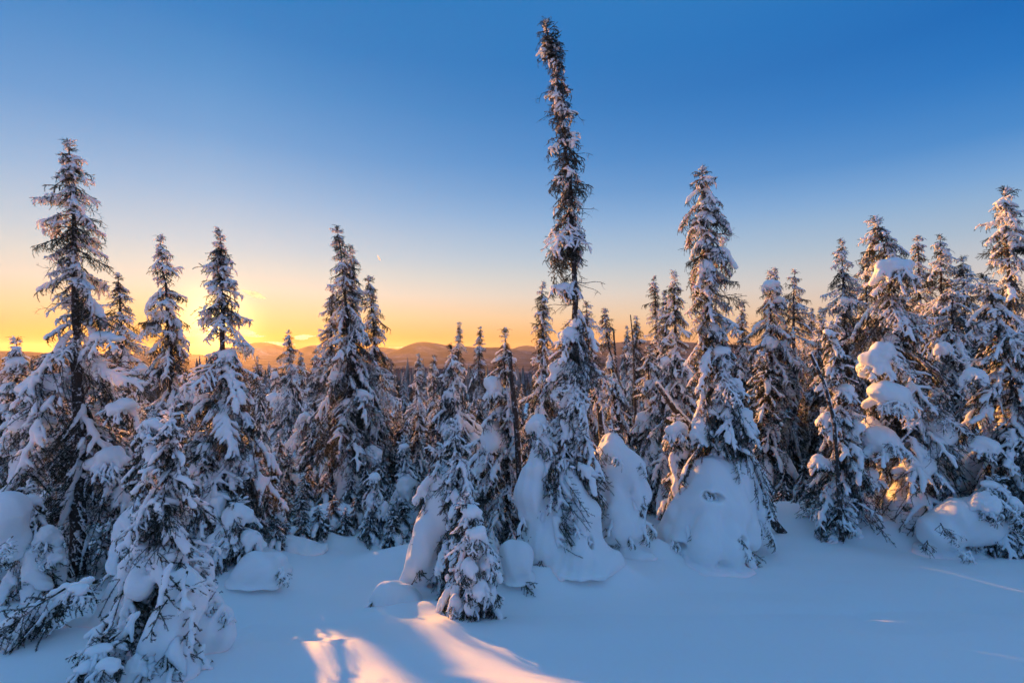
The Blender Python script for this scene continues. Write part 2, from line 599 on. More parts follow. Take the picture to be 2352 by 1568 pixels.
def skel(rng, L, style):
    kd = (.10, .28, .48)[style]
    n_ = 12
    t_ = np.linspace(0, 1, n_)
    wob = np.cumsum(rng.normal(0, .02 * L, n_)); wob -= wob[0]
    main = np.stack([L * t_ * (1 - .12 * kd), wob, -kd * L * t_ ** 2 * .85 + (.06 * L * t_ ** 3 if style == 0 else 0)], 1)
    twigs = []; subs = []
    cnt_ = max(5, int(L / .05))
    for i, ti in enumerate(np.linspace(.14, .97, cnt_)):
        side = 1 if i % 2 else -1
        p = np.array([np.interp(ti, t_, main[:, k]) for k in range(3)])
        k = min(int(ti * (n_ - 1)), n_ - 2)
        T = main[k + 1] - main[k]; T /= np.linalg.norm(T)
        an = R(rng.uniform(38, 66))
        tl = min(.55, L * .44 * (1 - ti) ** .7 * min(1, ti * 3.5 + .25) + .045) * rng.uniform(.7, 1.2)
        d = math.cos(an) * T + math.sin(an) * side * np.array([0, 1, 0]) + np.array([0, 0, rng.uniform(-.25, .15)])
        s_ = np.linspace(0, 1, 6)[:, None]
        hang = (.25, .45, .75)[style] * rng.uniform(.4, 1.3)
        tp = p + d * s_ * tl + T * .25 * tl * s_ ** 2 + np.array([0, 0, -1]) * hang * tl * s_ ** 2
        twigs.append(tp)
        if tl > .12:
            for j, sj in enumerate(np.arange(.3, .95, .05 / tl)):
                q = np.array([np.interp(sj, s_[:, 0], tp[:, k2]) for k2 in range(3)])
                sd = 1 if j % 2 else -1
                lat = np.cross(d, [0, 0, 1]); lat /= np.linalg.norm(lat) + 1e-6
                dd = d * .7 + lat * sd * .7 + np.array([0, 0, rng.uniform(-.5, .1)])
                ll = rng.uniform(.05, .11) * (1.15 - .6 * sj)
                subs.append(np.stack([q, q + dd * ll * .5, q + dd * ll + [0, 0, -.012]]))
    # shoots hanging under the bough
    for pl, cn in [(main, max(4, int(L / .07)))] + [(tp, 2) for tp in twigs if len(tp) and np.linalg.norm(tp[-1] - tp[0]) > .09]:
        for _ in range(cn):
            u_ = rng.uniform(.25, .98) * (len(pl) - 1)
            k = min(int(u_), len(pl) - 2)
            q = pl[k] + (pl[k + 1] - pl[k]) * (u_ - k)
            ll = rng.uniform(.05, .13) * min(1.2, .55 + L)
            dd = np.array([rng.normal(.25, .3), rng.normal(0, .4), -1.0])
            subs.append(np.stack([q, q + dd * ll * .5 + [0.01, 0, 0], q + dd * ll]))
    return main, twigs, subs


def needles(rng, polys, spacing, ln, wd, k=5, bare=0):
    Ps = []; Ts = []
    for j, pl in enumerate(polys):
        sg = np.linalg.norm(np.diff(pl, axis=0), axis=1)
        cum = np.concatenate([[0], np.cumsum(sg)])
        m = max(2, int(cum[-1] / spacing))
        s_ = np.linspace(cum[-1] * (bare if j == 0 else .05), cum[-1], m)
        P = np.stack([np.interp(s_, cum, pl[:, c]) for c in range(3)], 1)
        T = np.gradient(P, axis=0)
        T /= np.linalg.norm(T, axis=1)[:, None] + 1e-9
        Ps.append(P); Ts.append(T)
    P = np.repeat(np.concatenate(Ps), k, 0); T = np.repeat(np.concatenate(Ts), k, 0)
    n_ = len(P)
    O = rng.normal(size=(n_, 3))
    O -= (O * T).sum(1)[:, None] * T
    O /= np.linalg.norm(O, axis=1)[:, None] + 1e-9
    a = rng.uniform(R(35), R(70), n_)[:, None]
    l_ = ln * rng.uniform(.7, 1.2, n_)[:, None]
    S_ = np.cross(T, O) * wd * .5
    tip = P + (O * np.sin(a) + T * np.cos(a)) * l_
    V = np.stack([P - S_, P + S_, tip], 1).reshape(-1, 3)
    Fc = np.arange(n_ * 3).reshape(-1, 3)
    fr = np.clip(O[:, 2] * .9 - .32 + rng.normal(0, .2, n_), 0, 1) * .8
    return V, Fc, np.repeat(fr, 3)


def bough_raw(rng, L, style, load, lod):
    main, twigs, subs = skel(rng, L, style)
    VV = []; FF = []; FR = []; nv = 0
    sp, ln, wd, k = ((.0085, .017, .0052, 5), (.028, .032, .016, 4))[lod]
    V, f_, fr = needles(rng, [main] + twigs + subs, sp, ln, wd, k, .22)
    VV.append(V); FF.append(f_); FR.append(fr); nv = len(V)
    Q4 = []
    for i, pl in enumerate([main] + (twigs if not lod else [])):
        r0 = .006 + .010 * L if i == 0 else .0035
        V, q = tube(pl, np.linspace(r0, .002, len(pl)), 4)
        VV.append(V); Q4.append(q + nv); FR.append(np.full(len(V), .15)); nv += len(V)
    # snow
    lodk = 1.0 if lod == 0 else 2.5
    if load == 2:
        rm = min(.095, .085 * L + .011)
        S_ = Snow(max(.011, .021 * L) * lodk, rm * .75, rm * .16, 1.0 / max(.06, .16 * L) * 2.2, rng.integers(1e6))
        tt = np.linspace(0, 1, len(main))
        rr = rm * (.30 + .70 * np.sin(np.pi * np.clip(tt, .04, .93) ** .8))
        for i in range(len(main) - 1):
            S_.cap(main[i] + [0, 0, .75 * rr[i]], main[i + 1] + [0, 0, .75 * rr[i + 1]], rr[i], rr[i + 1])
        for tp in twigs:
            if rng.random() < .25:
                continue
            e_ = rng.uniform(.45, .85)
            b0 = tp[0]; b1 = tp[2]; b2 = tp[0] + (tp[-1] - tp[0]) * e_
            r_ = rm * rng.uniform(.45, .7)
            S_.cap(b0 + [0, 0, .5 * r_], b1 + [0, 0, .5 * r_], r_, r_ * .8)
            S_.cap(b1 + [0, 0, .5 * r_], b2 + [0, 0, .012], r_ * .8, max(.011, r_ * .32))
    elif load == 1:
        rm = min(.042, .042 * L + .010)
        S_ = Snow(max(.0095, .017 * L) * lodk, rm * .5, rm * .22, 2.2 / max(.05, .12 * L), rng.integers(1e6))
        i0 = 1
        for i in range(i0, len(main) - 1):
            if rng.random() < .85:
                r_ = rm * rng.uniform(.6, 1.15)
                S_.cap(main[i] + [0, 0, .6 * r_], main[i + 1] + [0, 0, .6 * r_], r_, r_ * .9)
        for tp in twigs:
            if rng.random() < .45:
                continue
            r_ = rm * rng.uniform(.35, .75); e_ = rng.uniform(.5, .95)
            b1 = tp[2]; b2 = tp[0] + (tp[-1] - tp[0]) * e_
            S_.cap(tp[0] + [0, 0, .6 * r_], b1 + [0, 0, .6 * r_], r_, r_ * .9)
            S_.cap(b1 + [0, 0, .6 * r_], b2 + [0, 0, .01], r_ * .9, .010)
    else:
        S_ = Snow(max(.0095, .011 * L) * lodk, .012, .003, 40, rng.integers(1e6))
        for i in range(1, len(main) - 1):
            if rng.random() < .8:
                r_ = rng.uniform(.012, .022)
                S_.cap(main[i] + [0, 0, r_ * .7], main[i + 1] + [0, 0, r_ * .7], r_, r_)
        for tp in twigs + subs:
            if rng.random() < .5:
                continue
            r_ = rng.uniform(.010, .018)
            m = len(tp) // 2
            S_.cap(tp[0] + [0, 0, r_ * .7], tp[m] + [0, 0, r_ * .7], r_, r_)
            S_.cap(tp[m] + [0, 0, r_ * .7], tp[-1] + [0, 0, r_ * .4], r_, .009)
    SV, SQ = S_.raw()
    return dict(V=np.concatenate(VV), T=np.concatenate(FF), Q=np.concatenate(Q4), fr=np.concatenate(FR), SV=SV, SQ=SQ, L=L)


CLS = [.16, .30, .50, .80, 1.2, 1.8]
LIB = {}      # (class, load) -> list of (bough mesh, pad mesh)
LOD = {}
NV = [4, 4, 4, 3, 3, 2]
for ci, L in enumerate(CLS):
    for load in (0, 1, 2):
        LIB[ci, load] = []
        for v in range(NV[ci]):
            rw = bough_raw(np.random.default_rng(1000 * ci + 100 * load + v), L, load, load, 0)
            LIB[ci, load].append((mk_mesh('bough', rw['V'], [rw['T'], rw['Q']], M_need, rw['fr'], False),
                                  mk_mesh('snow_pad', rw['SV'], [rw['SQ']], M_snow)))
        if ci < 5:
            LOD[ci, load] = [bough_raw(np.random.default_rng(7000 + 1000 * ci + 100 * load + v), L, load, load, 1) for v in range(3)]


def dead_branch_raw(rng, L):
    VV = []; QQ = []; nv = 0
    def add(pts, r0, r1):
        nonlocal nv
        V, q = tube(pts, np.linspace(r0, r1, len(pts)), 4)
        VV.append(V); QQ.append(q + nv); nv += len(V)
    def grow(p, d, l_, r_, depth):
        n_ = 6
        pts = [p]
        for _ in range(n_):
            d = d + rng.normal(0, .22, 3) + np.array([0, 0, -.03]); d /= np.linalg.norm(d)
            pts.append(pts[-1] + d * l_ / n_)
        add(np.array(pts), r_, r_ * .4)
        if depth:
            for _ in range(rng.integers(3, 6)):
                k = rng.integers(1, n_)
                dd = d * .6 + rng.normal(0, .6, 3); dd /= np.linalg.norm(dd)
                grow(pts[k], dd, l_ * rng.uniform(.25, .5), r_ * .5, depth - 1)
    grow(np.zeros(3), np.array([1., 0, -.1]), L, .008, 2)
    return np.concatenate(VV), np.concatenate(QQ)


DEAD = []
for v in range(5):
    V, q = dead_branch_raw(np.random.default_rng(50 + v), .6)
    DEAD.append(mk_mesh('dead_branch', V, [q], M_bark))


def plan_boughs(rng, axis, prof, loads, k=1.0, gaps=(), droop=(16, 50), ymin=None, lift=1.0):
    """axis: (n,3) points from the top down in metres; prof(z) -> (wl, wr); loads(z) -> 0..2
    yields (position, azimuth, droop, length, load)"""
    seg = np.linalg.norm(np.diff(axis, axis=0), axis=1)
    cum = np.concatenate([[0], np.cumsum(seg)])
    tot = cum[-1]
    out = []
    s = .03
    i = rng.integers(100)
    while s < tot:
        p = np.array([np.interp(s, cum, axis[:, c]) for c in range(3)])
        wl, wr = prof(p[2])
        wm = (wl + wr) / 2
        step = min(.24, max(.04, .26 * wm)) * .5 / k
        keep = 1
        for (z0, z1, pr) in gaps:
            if z1 <= p[2] <= z0:
                keep = pr
        if rng.random() < keep:
            az_ = i * 2.39996 + rng.normal(0, .35)
            c = math.cos(az_)
            w = (wr if c > 0 else wl) * abs(c) + wm * (1 - abs(c))
            u = s / tot
            dr = R(droop[0] + (droop[1] - droop[0]) * min(1, u * 1.4) + rng.normal(0, 15))
            if s < .10:
                dr = R(-35)
            ld = min(2, max(-1, math.floor(loads(p[2]) * .8 + rng.uniform(-.25, 1))))
            sag = (.06, .22, .36)[max(ld, 0)]
            reach = math.cos(min(1.1, dr + sag))
            L = max(.07, 1.13 * w / reach * rng.choice([rng.uniform(.45, .8), rng.uniform(.8, 1.12), rng.uniform(1.0, 1.3)], p=[.3, .55, .15]))
            out.append((p, az_, dr, L, ld))
            if rng.random() < .45:
                out.append((p - np.array([0, 0, step * .5]), az_ + rng.uniform(1.2, 5), dr + R(rng.uniform(-5, 18)), L * rng.uniform(.4, .75), min(ld, int(rng.integers(0, 2)))))
        i += 1
        s += step
    return out


def bough_matrix(rng, p, az_, dr, sc):
    M = Matrix.Translation(Vector(p)) @ Matrix.Rotation(az_, 4, 'Z') @ Matrix.Rotation(dr, 4, 'Y') @ Matrix.Rotation(rng.normal(0, .32), 4, 'X')
    return M @ Matrix.Diagonal((sc, sc * rng.uniform(.85, 1.15), sc * rng.uniform(.9, 1.15), 1))


def cls_of(L):
    return int(np.argmin([abs(math.log(L / c)) for c in CLS]))


def put_bough(rng, root, p, az_, dr, L, ld, name='bough'):
    ci = cls_of(L)
    bare = ld < 0
    ld = max(ld, 0)
    bm, pm = LIB[ci, ld][rng.integers(len(LIB[ci, ld]))]
    o = link(name, bm, root, bough_matrix(rng, p, az_, dr, L / CLS[ci]))
    if not bare and (ld or rng.random() < .6):
        link('snow_pad', pm, o)
    return o


HEROES = []


def mk_trunk(rng, root, axis, base, r0, name='trunk', top_r=.008):
    pts = axis - base
    V, q = tube(pts[::-1], np.linspace(r0, top_r, len(pts)), 9, rng, .05)
    return link(name, mk_mesh(name, V, [q], M_bark), root)


def dense(pts, n_=24):
    pts = np.asarray(pts, float)
    cum = np.concatenate([[0], np.cumsum(np.linalg.norm(np.diff(pts, axis=0), axis=1))])
    s_ = np.linspace(0, cum[-1], n_)
    return np.stack([np.interp(s_, cum, pts[:, c]) for c in range(3)], 1)


def clump(rng, root, base, x, y, rx, ry, Y, fwd=.3, drip=True, h=None, name='snow_clump', sprigs=8):
    """a lump of snow at grid pixel (x, y), its size in grid pixels"""
    m = 1 / ppm(Y)
    rx_, rz_ = rx * m * .92, ry * m * .92
    ry_ = (rx_ + rz_) * .5
    c = Wp(x, y, Y - fwd) - base
    S_ = Snow(h or max(.016, min(rx_, rz_) * .12, Y * .0022), min(rx_, rz_) * .24, min(rx_, rz_) * .13, 2.8 / max(.08, rx_), rng.integers(1e6))
    S_.ell(c + np.array([rng.normal(0, .1) * rx_, 0, .12 * rz_]), (rx_ * .62, ry_ * .7, rz_ * .6))
    for _ in range(5):
        a = rng.uniform(0, 6.28); q = rng.uniform(.3, .62)
        f_ = rng.uniform(.28, .5)
        S_.ell(c + np.array([math.cos(a) * rx_ * q, math.sin(a) * ry_ * q, (.35 - q * 1.0 + rng.uniform(-.15, .2)) * rz_]), (rx_ * f_, ry_ * f_, rz_ * f_ * rng.uniform(.7, 1.2)))
    if drip:
        nd = 7
        for i in range(nd):
            a = (i + rng.uniform(.1, .9)) / nd * 6.28
            o_ = np.array([math.cos(a) * rx_ * .5, math.sin(a) * ry_ * .5, -.1 * rz_])
            e_ = np.array([math.cos(a) * rx_ * rng.uniform(.7, 1.0), math.sin(a) * ry_ * .9, -rng.uniform(.45, 1.15) * rz_])
            r_ = min(rx_, rz_) * rng.uniform(.14, .28)
            S_.cap(c + o_ * .5, c + e_, r_ * 1.4, r_ * .55)
    o = link(name, S_.mesh(name), root)
    for _ in range(sprigs):
        a = rng.uniform(-3.1, -.05)
        put_bough(rng, root, c + np.array([math.cos(a) * rx_ * .4, math.sin(a) * ry_ * .5, rz_ * rng.uniform(-.65, .25)]), a, R(rng.uniform(25, 65)), max(.1, min(.5, rx_ * rng.uniform(.6, 1.1))), int(rng.integers(0, 2)))
    return o


def skirt(rng, root, base, top, bot, wl, wr, Y, holes=(), n_=13, name='snow_skirt', h=None, fat=1.0, shoulder=.45, ragged=.12):
    """snow draped over the bottom boughs: folds running from the stem to the ground"""
    m = 1 / ppm(Y)
    t_ = Wp(*top, Y) - base
    bz = Wp(bot[0], bot[1], Y)
    b_ = bz - base
    b_[2] = min(b_[2], 0.0)
    hh = t_[2] - b_[2]
    wl_, wr_ = wl * m, wr * m
    wd = (wl_ + wr_) / 2
    S_ = Snow(h or max(.022, wd * .045), wd * .20, wd * .045, 2.4 / max(.15, wd), rng.integers(1e6), floor=b_[2] - .25)
    for i in range(n_):
        a = (i + rng.uniform(.1, .9)) / n_ * 6.28
        c = math.cos(a)
        w = (wr_ if c > 0 else wl_) * abs(c) + wd * (1 - abs(c))
        w *= rng.uniform(.86, 1.0)
        e_ = b_ + np.array([c * w * .84, math.sin(a) * w * .84, rng.uniform(-.05, ragged) * hh])
        mid = t_ * (1 - shoulder) + e_ * shoulder
        mid[:2] = t_[:2] * (1 - shoulder * 1.1) + e_[:2] * shoulder * 1.1
        mid[2] = t_[2] - hh * shoulder * .86
        r1 = wd * .12 * fat * rng.uniform(.8, 1.15); r2 = wd * .20 * fat * rng.uniform(.8, 1.2); r3 = wd * .19 * fat * rng.uniform(.6, 1.2)
        S_.cap(t_ + np.array([c, math.sin(a), 0]) * wd * .08, mid, r1, r2)
        S_.cap(mid, e_, r2, r3)
    S_.cap(t_ - [0, 0, .1 * hh], b_ + [0, 0, .1 * hh], wd * .16, wd * .62)
    for (x, y, rx, ry) in holes:
        # find the snow surface on the sight line through this pixel
        k = Wp(x, y, 1.0)
        best = None
        for dd in np.arange(Y - wd * 1.6, Y + .3, .03):
            q = k * dd - base
            if min(float(S_.dist(p, *q)) for p in S_.p) < .02:
                best = q; break
        if best is None:
            continue
        S_.cut(best + np.array([0, .02, -.02]), (rx * m, max(.10, rx * m * 1.1), ry * m))
        for _ in range(2):
            put_bough(rng, root, best + np.array([rng.uniform(-.5, .5) * rx * m, .06, ry * m * .4]), rng.uniform(-2.6, -.5), R(rng.uniform(25, 60)), max(.10, min(.35, rx * m * 1.5)), 0)
    return link(name, S_.mesh(name), root)


def mass(rng, root, base, Y, parts, holes=(), h=.024, k=.11, name='snow_skirt'):
    """a big drape of snow: parts are ellipsoids (x, y, rx, ry, dy) or folds (x1, y1, r1, x2, y2, r2, dy1, dy2), in grid pixels"""
    m = 1 / ppm(Y)
    bz = float(gz(base[0], Y - .3)) - base[2]
    S_ = Snow(h, k, .034, 6.5, rng.integers(1e6), floor=bz - .35, vz=.45)
    for p in parts:
        if len(p) == 5:
            x, y, rx, ry, dy = p
            S_.ell(Wp(x, y, Y + dy) - base, (rx * m, (rx + ry) * .5 * m, ry * m))
        else:
            x1, y1, r1, x2, y2, r2, d1, d2 = p
            S_.cap(Wp(x1, y1, Y + d1) - base, Wp(x2, y2, Y + d2) - base, r1 * m, r2 * m)
            e_ = Wp(x2, y2, Y + d2)
            ge = float(gz(e_[0], e_[1]))
            if e_[2] - r2 * m - ge < .25 and rng.random() < .6:          # snow banked up where the fold meets the ground
                S_.ell(np.array([e_[0], e_[1] - r2 * m * .2, ge]) - base, (r2 * m * rng.uniform(1.3, 1.9), r2 * m * rng.uniform(1.3, 1.8), .07))
    caps = [p for p in S_.p if len(p) == 4]
    for p in caps:
        for _ in range(3):
            q = rng.uniform(.15, 1)
            r_ = p[2] + (p[3] - p[2]) * q
            a = rng.uniform(-2.8, -.3)
            c = p[0] + (p[1] - p[0]) * q + np.array([math.cos(a), math.sin(a), rng.uniform(-.4, .3)]) * r_ * rng.uniform(.5, .95)
            S_.ell(c, np.array([1, 1, rng.uniform(.7, 1.4)]) * r_ * rng.uniform(.28, .5))
        if rng.random() < .65:
            q = rng.uniform(.1, .8)
            a = rng.uniform(-2.7, -.4)
            c = p[0] + (p[1] - p[0]) * q + np.array([math.cos(a), math.sin(a), .1]) * (p[2] + (p[3] - p[2]) * q) * .55
            put_bough(rng, root, c, a, R(rng.uniform(35, 62)), rng.uniform(.3, .5), int(rng.integers(1, 3)))
        if rng.random() < .8:
            q = rng.uniform(.55, 1.0)
            a = rng.uniform(-2.9, -.2)
            c = p[0] + (p[1] - p[0]) * q + np.array([math.cos(a), math.sin(a), -.2]) * p[3] * .75
            put_bough(rng, root, c, a, R(rng.uniform(30, 70)), rng.uniform(.18, .42), int(rng.integers(-1, 2)))
    for (x, y, rx, ry) in holes:
        kk = Wp(x, y, 1.0)
        best = None
        for dd in np.arange(Y - 2.5, Y + .6, .02):
            q = kk * dd - base
            if min(float(S_.dist(p, *q)) for p in S_.p) < .01:
                best = q
                break
        if best is None:
            continue
        for q_ in range(3):
            o_ = np.array([rng.uniform(-.6, .6) * rx * m, .02, rng.uniform(-.55, .45) * ry * m])
            S_.cut(best + o_, (rx * m * rng.uniform(.35, .65), max(.08, rx * m * rng.uniform(.7, 1.2)), ry * m * rng.uniform(.4, .75)))
        for _ in range(2):
            put_bough(rng, root, best + np.array([rng.uniform(-.4, .4) * rx * m, .08, ry * m * .5]), rng.uniform(-2.6, -.5), R(rng.uniform(25, 65)), max(.10, min(.4, rx * m * 1.6)), 0)
    return link(name, S_.mesh(name), root)


def spruce(seed, label, Y, axis, prof, loads, k=1.0, gaps=(), clumps=(), skirts=(), r0=None, dead=0, cat='tree', name='spruce_tree', group=None,
           droop=(16, 50), trunk_off=0, ground=True, bough_to=None, masses=(), holes=(), front_gap=None, extra=()):
    rng = np.random.default_rng(seed)
    ax = np.array([Wp(x, y, Y) for x, y in axis])
    gzv = float(gz(ax[-1, 0], Y))
    if ground:
        if ax[-1, 2] > gzv + .05:
            ax = np.vstack([ax, [ax[-1, 0], Y, gzv]])
    base = np.array([ax[-1, 0], Y, gzv])
    ax[-1, 2] = gzv - .1
    root = thing(name, label, cat, base, group)
    axd = dense(ax, 26)
    wig = rng.normal(0, .012, (26, 2)); wig[0] = 0
    axd[:, :2] += wig
    hgt = ax[0, 2] - gzv
    mk_trunk(rng, root, axd, base, r0 or (.016 * hgt + .012))
    # leader
    m = 1 / ppm(Y)
    pz = [(HOR - y * PX) / F * Y for y, _, _ in prof]
    order = np.argsort(pz)
    pz_ = np.array(pz)[order]; pl = np.array([a for _, a, _ in prof])[order] * m; pr = np.array([a for _, _, a in prof])[order] * m
    lz = [(HOR - y * PX) / F * Y for y, _ in loads]
    lo = np.argsort(lz)
    lz_ = np.array(lz)[lo]; lv = np.array([v for _, v in loads])[lo]
    pf = lambda z: (np.interp(z, pz_, pl), np.interp(z, pz_, pr))
    lf = lambda z: np.interp(z, lz_, lv)
    gp = [((HOR - a * PX) / F * Y, (HOR - b_ * PX) / F * Y, p) for a, b_, p in gaps]
    bx_ = ax
    if bough_to:
        zmin = (HOR - bough_to * PX) / F * Y
        bx_ = np.array([p for p in dense(ax, 80) if p[2] > zmin])
    bl = plan_boughs(rng, bx_, pf, lf, k, gp, droop)
    if len(bl) > 280:
        bl = [bl[i] for i in np.linspace(0, len(bl) - 1, 280).astype(int)]
    for (p, az_, dr, L, ld) in bl:
        if front_gap and p[2] < (HOR - front_gap * PX) / F * Y and math.sin(az_) < -.35 and rng.random() < .8:
            continue
        put_bough(rng, root, p - base, az_, dr, L, ld)
    for _ in range(3):
        put_bough(rng, root, ax[0] - base - [0, 0, .04], rng.uniform(0, 6), R(-80 + rng.uniform(-8, 8)), .13, 0)
    for _ in range(dead):
        z = rng.uniform(.35, .85)
        i = int((1 - z) * 25)
        link('dead_branch', DEAD[rng.integers(5)], root, Matrix.Translation(Vector(axd[i] - base)) @ Matrix.Rotation(rng.uniform(0, 6.28), 4, 'Z') @ Matrix.Rotation(R(rng.uniform(0, 40)), 4, 'Y') @ Matrix.Scale(rng.uniform(.6, 1.1) * Y / 9, 4))
    for c in clumps:
        clump(rng, root, base, c[0], c[1], c[2], c[3], Y, c[4] if len(c) > 4 else .22 * m * 60)
    for s_ in skirts:
        skirt(rng, root, base, s_[0], s_[1], s_[2], s_[3], Y + (s_[5] if len(s_) > 5 else 0), s_[4] if len(s_) > 4 else ())
    if masses:
        mass(rng, root, base, Y, masses, holes)
    for (x, y, dy, L, a, dr, ld) in extra:
        put_bough(rng, root, Wp(x, y, Y + dy) - base, R(a), R(dr), L, ld)
    HEROES.append((base[0], Y))
    return root


exec_heroes = []
# ---------------------------------------------------------------- the trees of the photograph, one by one (grid pixels)
spruce(1, 'tall gaunt spruce at the far left with bare dark trunk showing below its narrow crown', 8.0,
       [(158, 335), (168, 450), (172, 600), (176, 800), (180, 1000), (180, 1290)],
       [(335, 8, 8), (380, 20, 30), (430, 46, 38), (480, 54, 54), (520, 48, 66), (560, 50, 48), (600, 45, 56), (650, 62, 54), (690, 70, 90), (715, 118, 75), (745, 70, 70), (800, 95, 115), (860, 150, 140), (960, 185, 165), (1100, 185, 175), (1200, 170, 150)],
       [(335, 0.15), (600, 0.10), (700, .4), (780, 1.1), (1000, 1.1), (1240, .7)], k=1.25, gaps=[(640, 790, .5), (800, 1250, .75)], r0=.13, dead=14, front_gap=800,
       clumps=[(245, 775, 48, 22), (110, 880, 62, 36), (250, 1050, 50, 35), (70, 970, 45, 40), (285, 930, 40, 26)])
spruce(2, 'slender spruce with a thin spiky top just right of the tall gaunt spruce', 13, [(272, 635), (280, 800), (285, 1000)],
       [(635, 5, 5), (700, 30, 25), (760, 45, 45), (850, 65, 70), (950, 80, 80)], [(635, -0.05), (760, 0.35), (860, 1.20), (1000, 1.40)], clumps=[(320, 850, 28, 20), (265, 870, 25, 20)])
spruce(3, 'narrow snow-clotted spruce leaning slightly left, second tree left of the setting sun', 11.5, [(367, 548), (385, 700), (395, 900), (395, 1050)],
       [(548, 6, 6), (600, 18, 28), (650, 30, 40), (720, 45, 45), (800, 50, 50), (870, 55, 65), (960, 72, 72), (1100, 85, 85)], [(548, 0.40), (700, 0.70), (860, 1.20), (1000, 1.30)],
       clumps=[(372, 720, 20, 14), (352, 750, 18, 22), (385, 935, 35, 25), (430, 910, 28, 25)])
spruce(4, 'pointed spruce standing straight in front of the setting sun', 8.2, [(505, 540), (510, 700), (515, 900), (530, 1100)],
       [(540, 5, 5), (600, 25, 22), (640, 38, 30), (700, 42, 42), (750, 55, 50), (800, 52, 55), (850, 62, 70), (950, 80, 92), (1100, 95, 105)],
       [(540, .1), (740, .1), (800, .6), (900, .7), (1100, 1.0)], k=1.5, gaps=[(722, 800, .45)], clumps=[(525, 815, 26, 24), (475, 915, 26, 22), (560, 960, 26, 22), (470, 1010, 30, 30), (555, 1060, 35, 30)])
spruce(5, 'snowy spruce with a crooked blunt top bending left, left half of the twin pair', 12.5, [(775, 527), (785, 600), (800, 750), (805, 900), (810, 1050)],
       [(527, 8, 8), (555, 16, 18), (600, 20, 25), (700, 35, 42), (800, 60, 55), (900, 70, 75), (1000, 88, 98), (1100, 105, 115)],
       [(527, -0.05), (700, 0.25), (800, 0.90), (950, 1.30), (1100, 1.60)], k=1.1, clumps=[(775, 860, 22, 20), (800, 925, 30, 22), (830, 905, 25, 18), (800, 1090, 50, 45), (850, 1040, 28, 26)])
spruce(6, 'slim spruce top rising close against the right side of the crooked blunt topped spruce', 12.9, [(806, 570), (809, 700), (815, 850)],
       [(570, 5, 5), (620, 20, 20), (700, 28, 28), (850, 45, 50)], [(570, 0.05), (850, 0.90)])
spruce(7, 'thin tilted spruce with ragged right side, just right of the twin pair', 14, [(846, 640), (858, 750), (866, 850), (872, 1000)],
       [(640, 8, 8), (700, 20, 24), (760, 24, 30), (820, 40, 45), (900, 62, 62), (1000, 75, 85)], [(640, -0.15), (820, 0.15), (900, 0.90), (1000, 1.30)])
spruce(8, 'narrow spruce half hidden behind the left side of the twin pair', 16.5, [(765, 665), (760, 750), (757, 900)], [(665, 5, 5), (700, 18, 14), (780, 26, 20), (900, 38, 32)], [(665, 0.05), (900, 1.20)])
spruce(9, 'dark conical spruce against the orange valley between the sun and the twin pair', 24, [(662, 762), (668, 850), (668, 950)],
       [(762, 4, 4), (800, 20, 18), (870, 32, 32), (950, 42, 42)], [(762, 0.15), (950, 1.00)])
spruce(10, 'small bare-topped spruce beside the dark conical spruce in front of the orange valley', 24.5, [(691, 812), (693, 950)], [(812, 4, 4), (850, 16, 16), (950, 34, 34)], [(812, 0.15), (950, 1.10)])
spruce(11, 'small slim spruce just left of the twin pair with its tip below the mountains', 21, [(726, 806), (724, 950)], [(806, 4, 4), (850, 16, 18), (950, 34, 34)], [(806, 0.05), (950, 0.90)])
spruce(12, 'little pointed spruce in the orange gap right of the sun tree', 42, [(598, 838), (598, 980)], [(838, 3, 3), (880, 18, 18), (980, 36, 36)], [(838, 0.05), (980, 0.90)])
spruce(13, 'snow-capped spruce with a round knob of snow on its tip, in the orange gap', 28, [(633, 848), (632, 950), (635, 1150)],
       [(848, 7, 7), (875, 20, 20), (895, 16, 16), (920, 36, 36), (1000, 42, 42), (1060, 36, 42), (1150, 52, 52)], [(848, 1.4), (1000, 1.6), (1150, 1.9)],
       clumps=[(633, 858, 10, 10), (632, 912, 32, 20), (632, 1000, 30, 26), (630, 1065, 38, 40), (612, 1140, 26, 36), (655, 1145, 26, 40)])
spruce(14, 'rounded snow-bent spruce between the knob-topped spruce and the twin pair', 18, [(708, 925), (702, 1000), (700, 1150)],
       [(925, 10, 10), (960, 28, 28), (1050, 42, 45), (1150, 55, 58)], [(925, 1.6), (1150, 1.9)], clumps=[(703, 960, 24, 22), (690, 1060, 30, 28), (735, 1000, 24, 22)])
spruce(15, 'mid-distance spruce with a sunlit left edge, first right of the wooded valley gap', 26, [(962, 815), (958, 900), (955, 1000)], [(815, 4, 4), (860, 15, 15), (950, 26, 26), (1000, 32, 32)], [(815, -0.05), (1000, 1.10)])
spruce(16, 'mid-distance spruce second right of the wooded valley gap', 27, [(996, 818), (998, 1000)], [(818, 4, 4), (860, 15, 18), (950, 30, 30), (1000, 34, 34)], [(818, -0.05), (1000, 1.10)])
spruce(17, 'thin twin-tipped spruce rising over the hills behind the snow-draped spruces', 36, [(1055, 742), (1052, 820), (1050, 950)], [(742, 4, 4), (790, 12, 14), (850, 22, 24), (950, 32, 32)], [(742, -0.15), (950, 0.90)])
spruce(18, 'frosted thin spruce rising over the hills left of the leaning dark trunk', 34, [(1103, 752), (1100, 850), (1100, 950)], [(752, 4, 4), (790, 14, 12), (850, 24, 22), (950, 32, 32)], [(752, -0.25), (950, 0.70)])
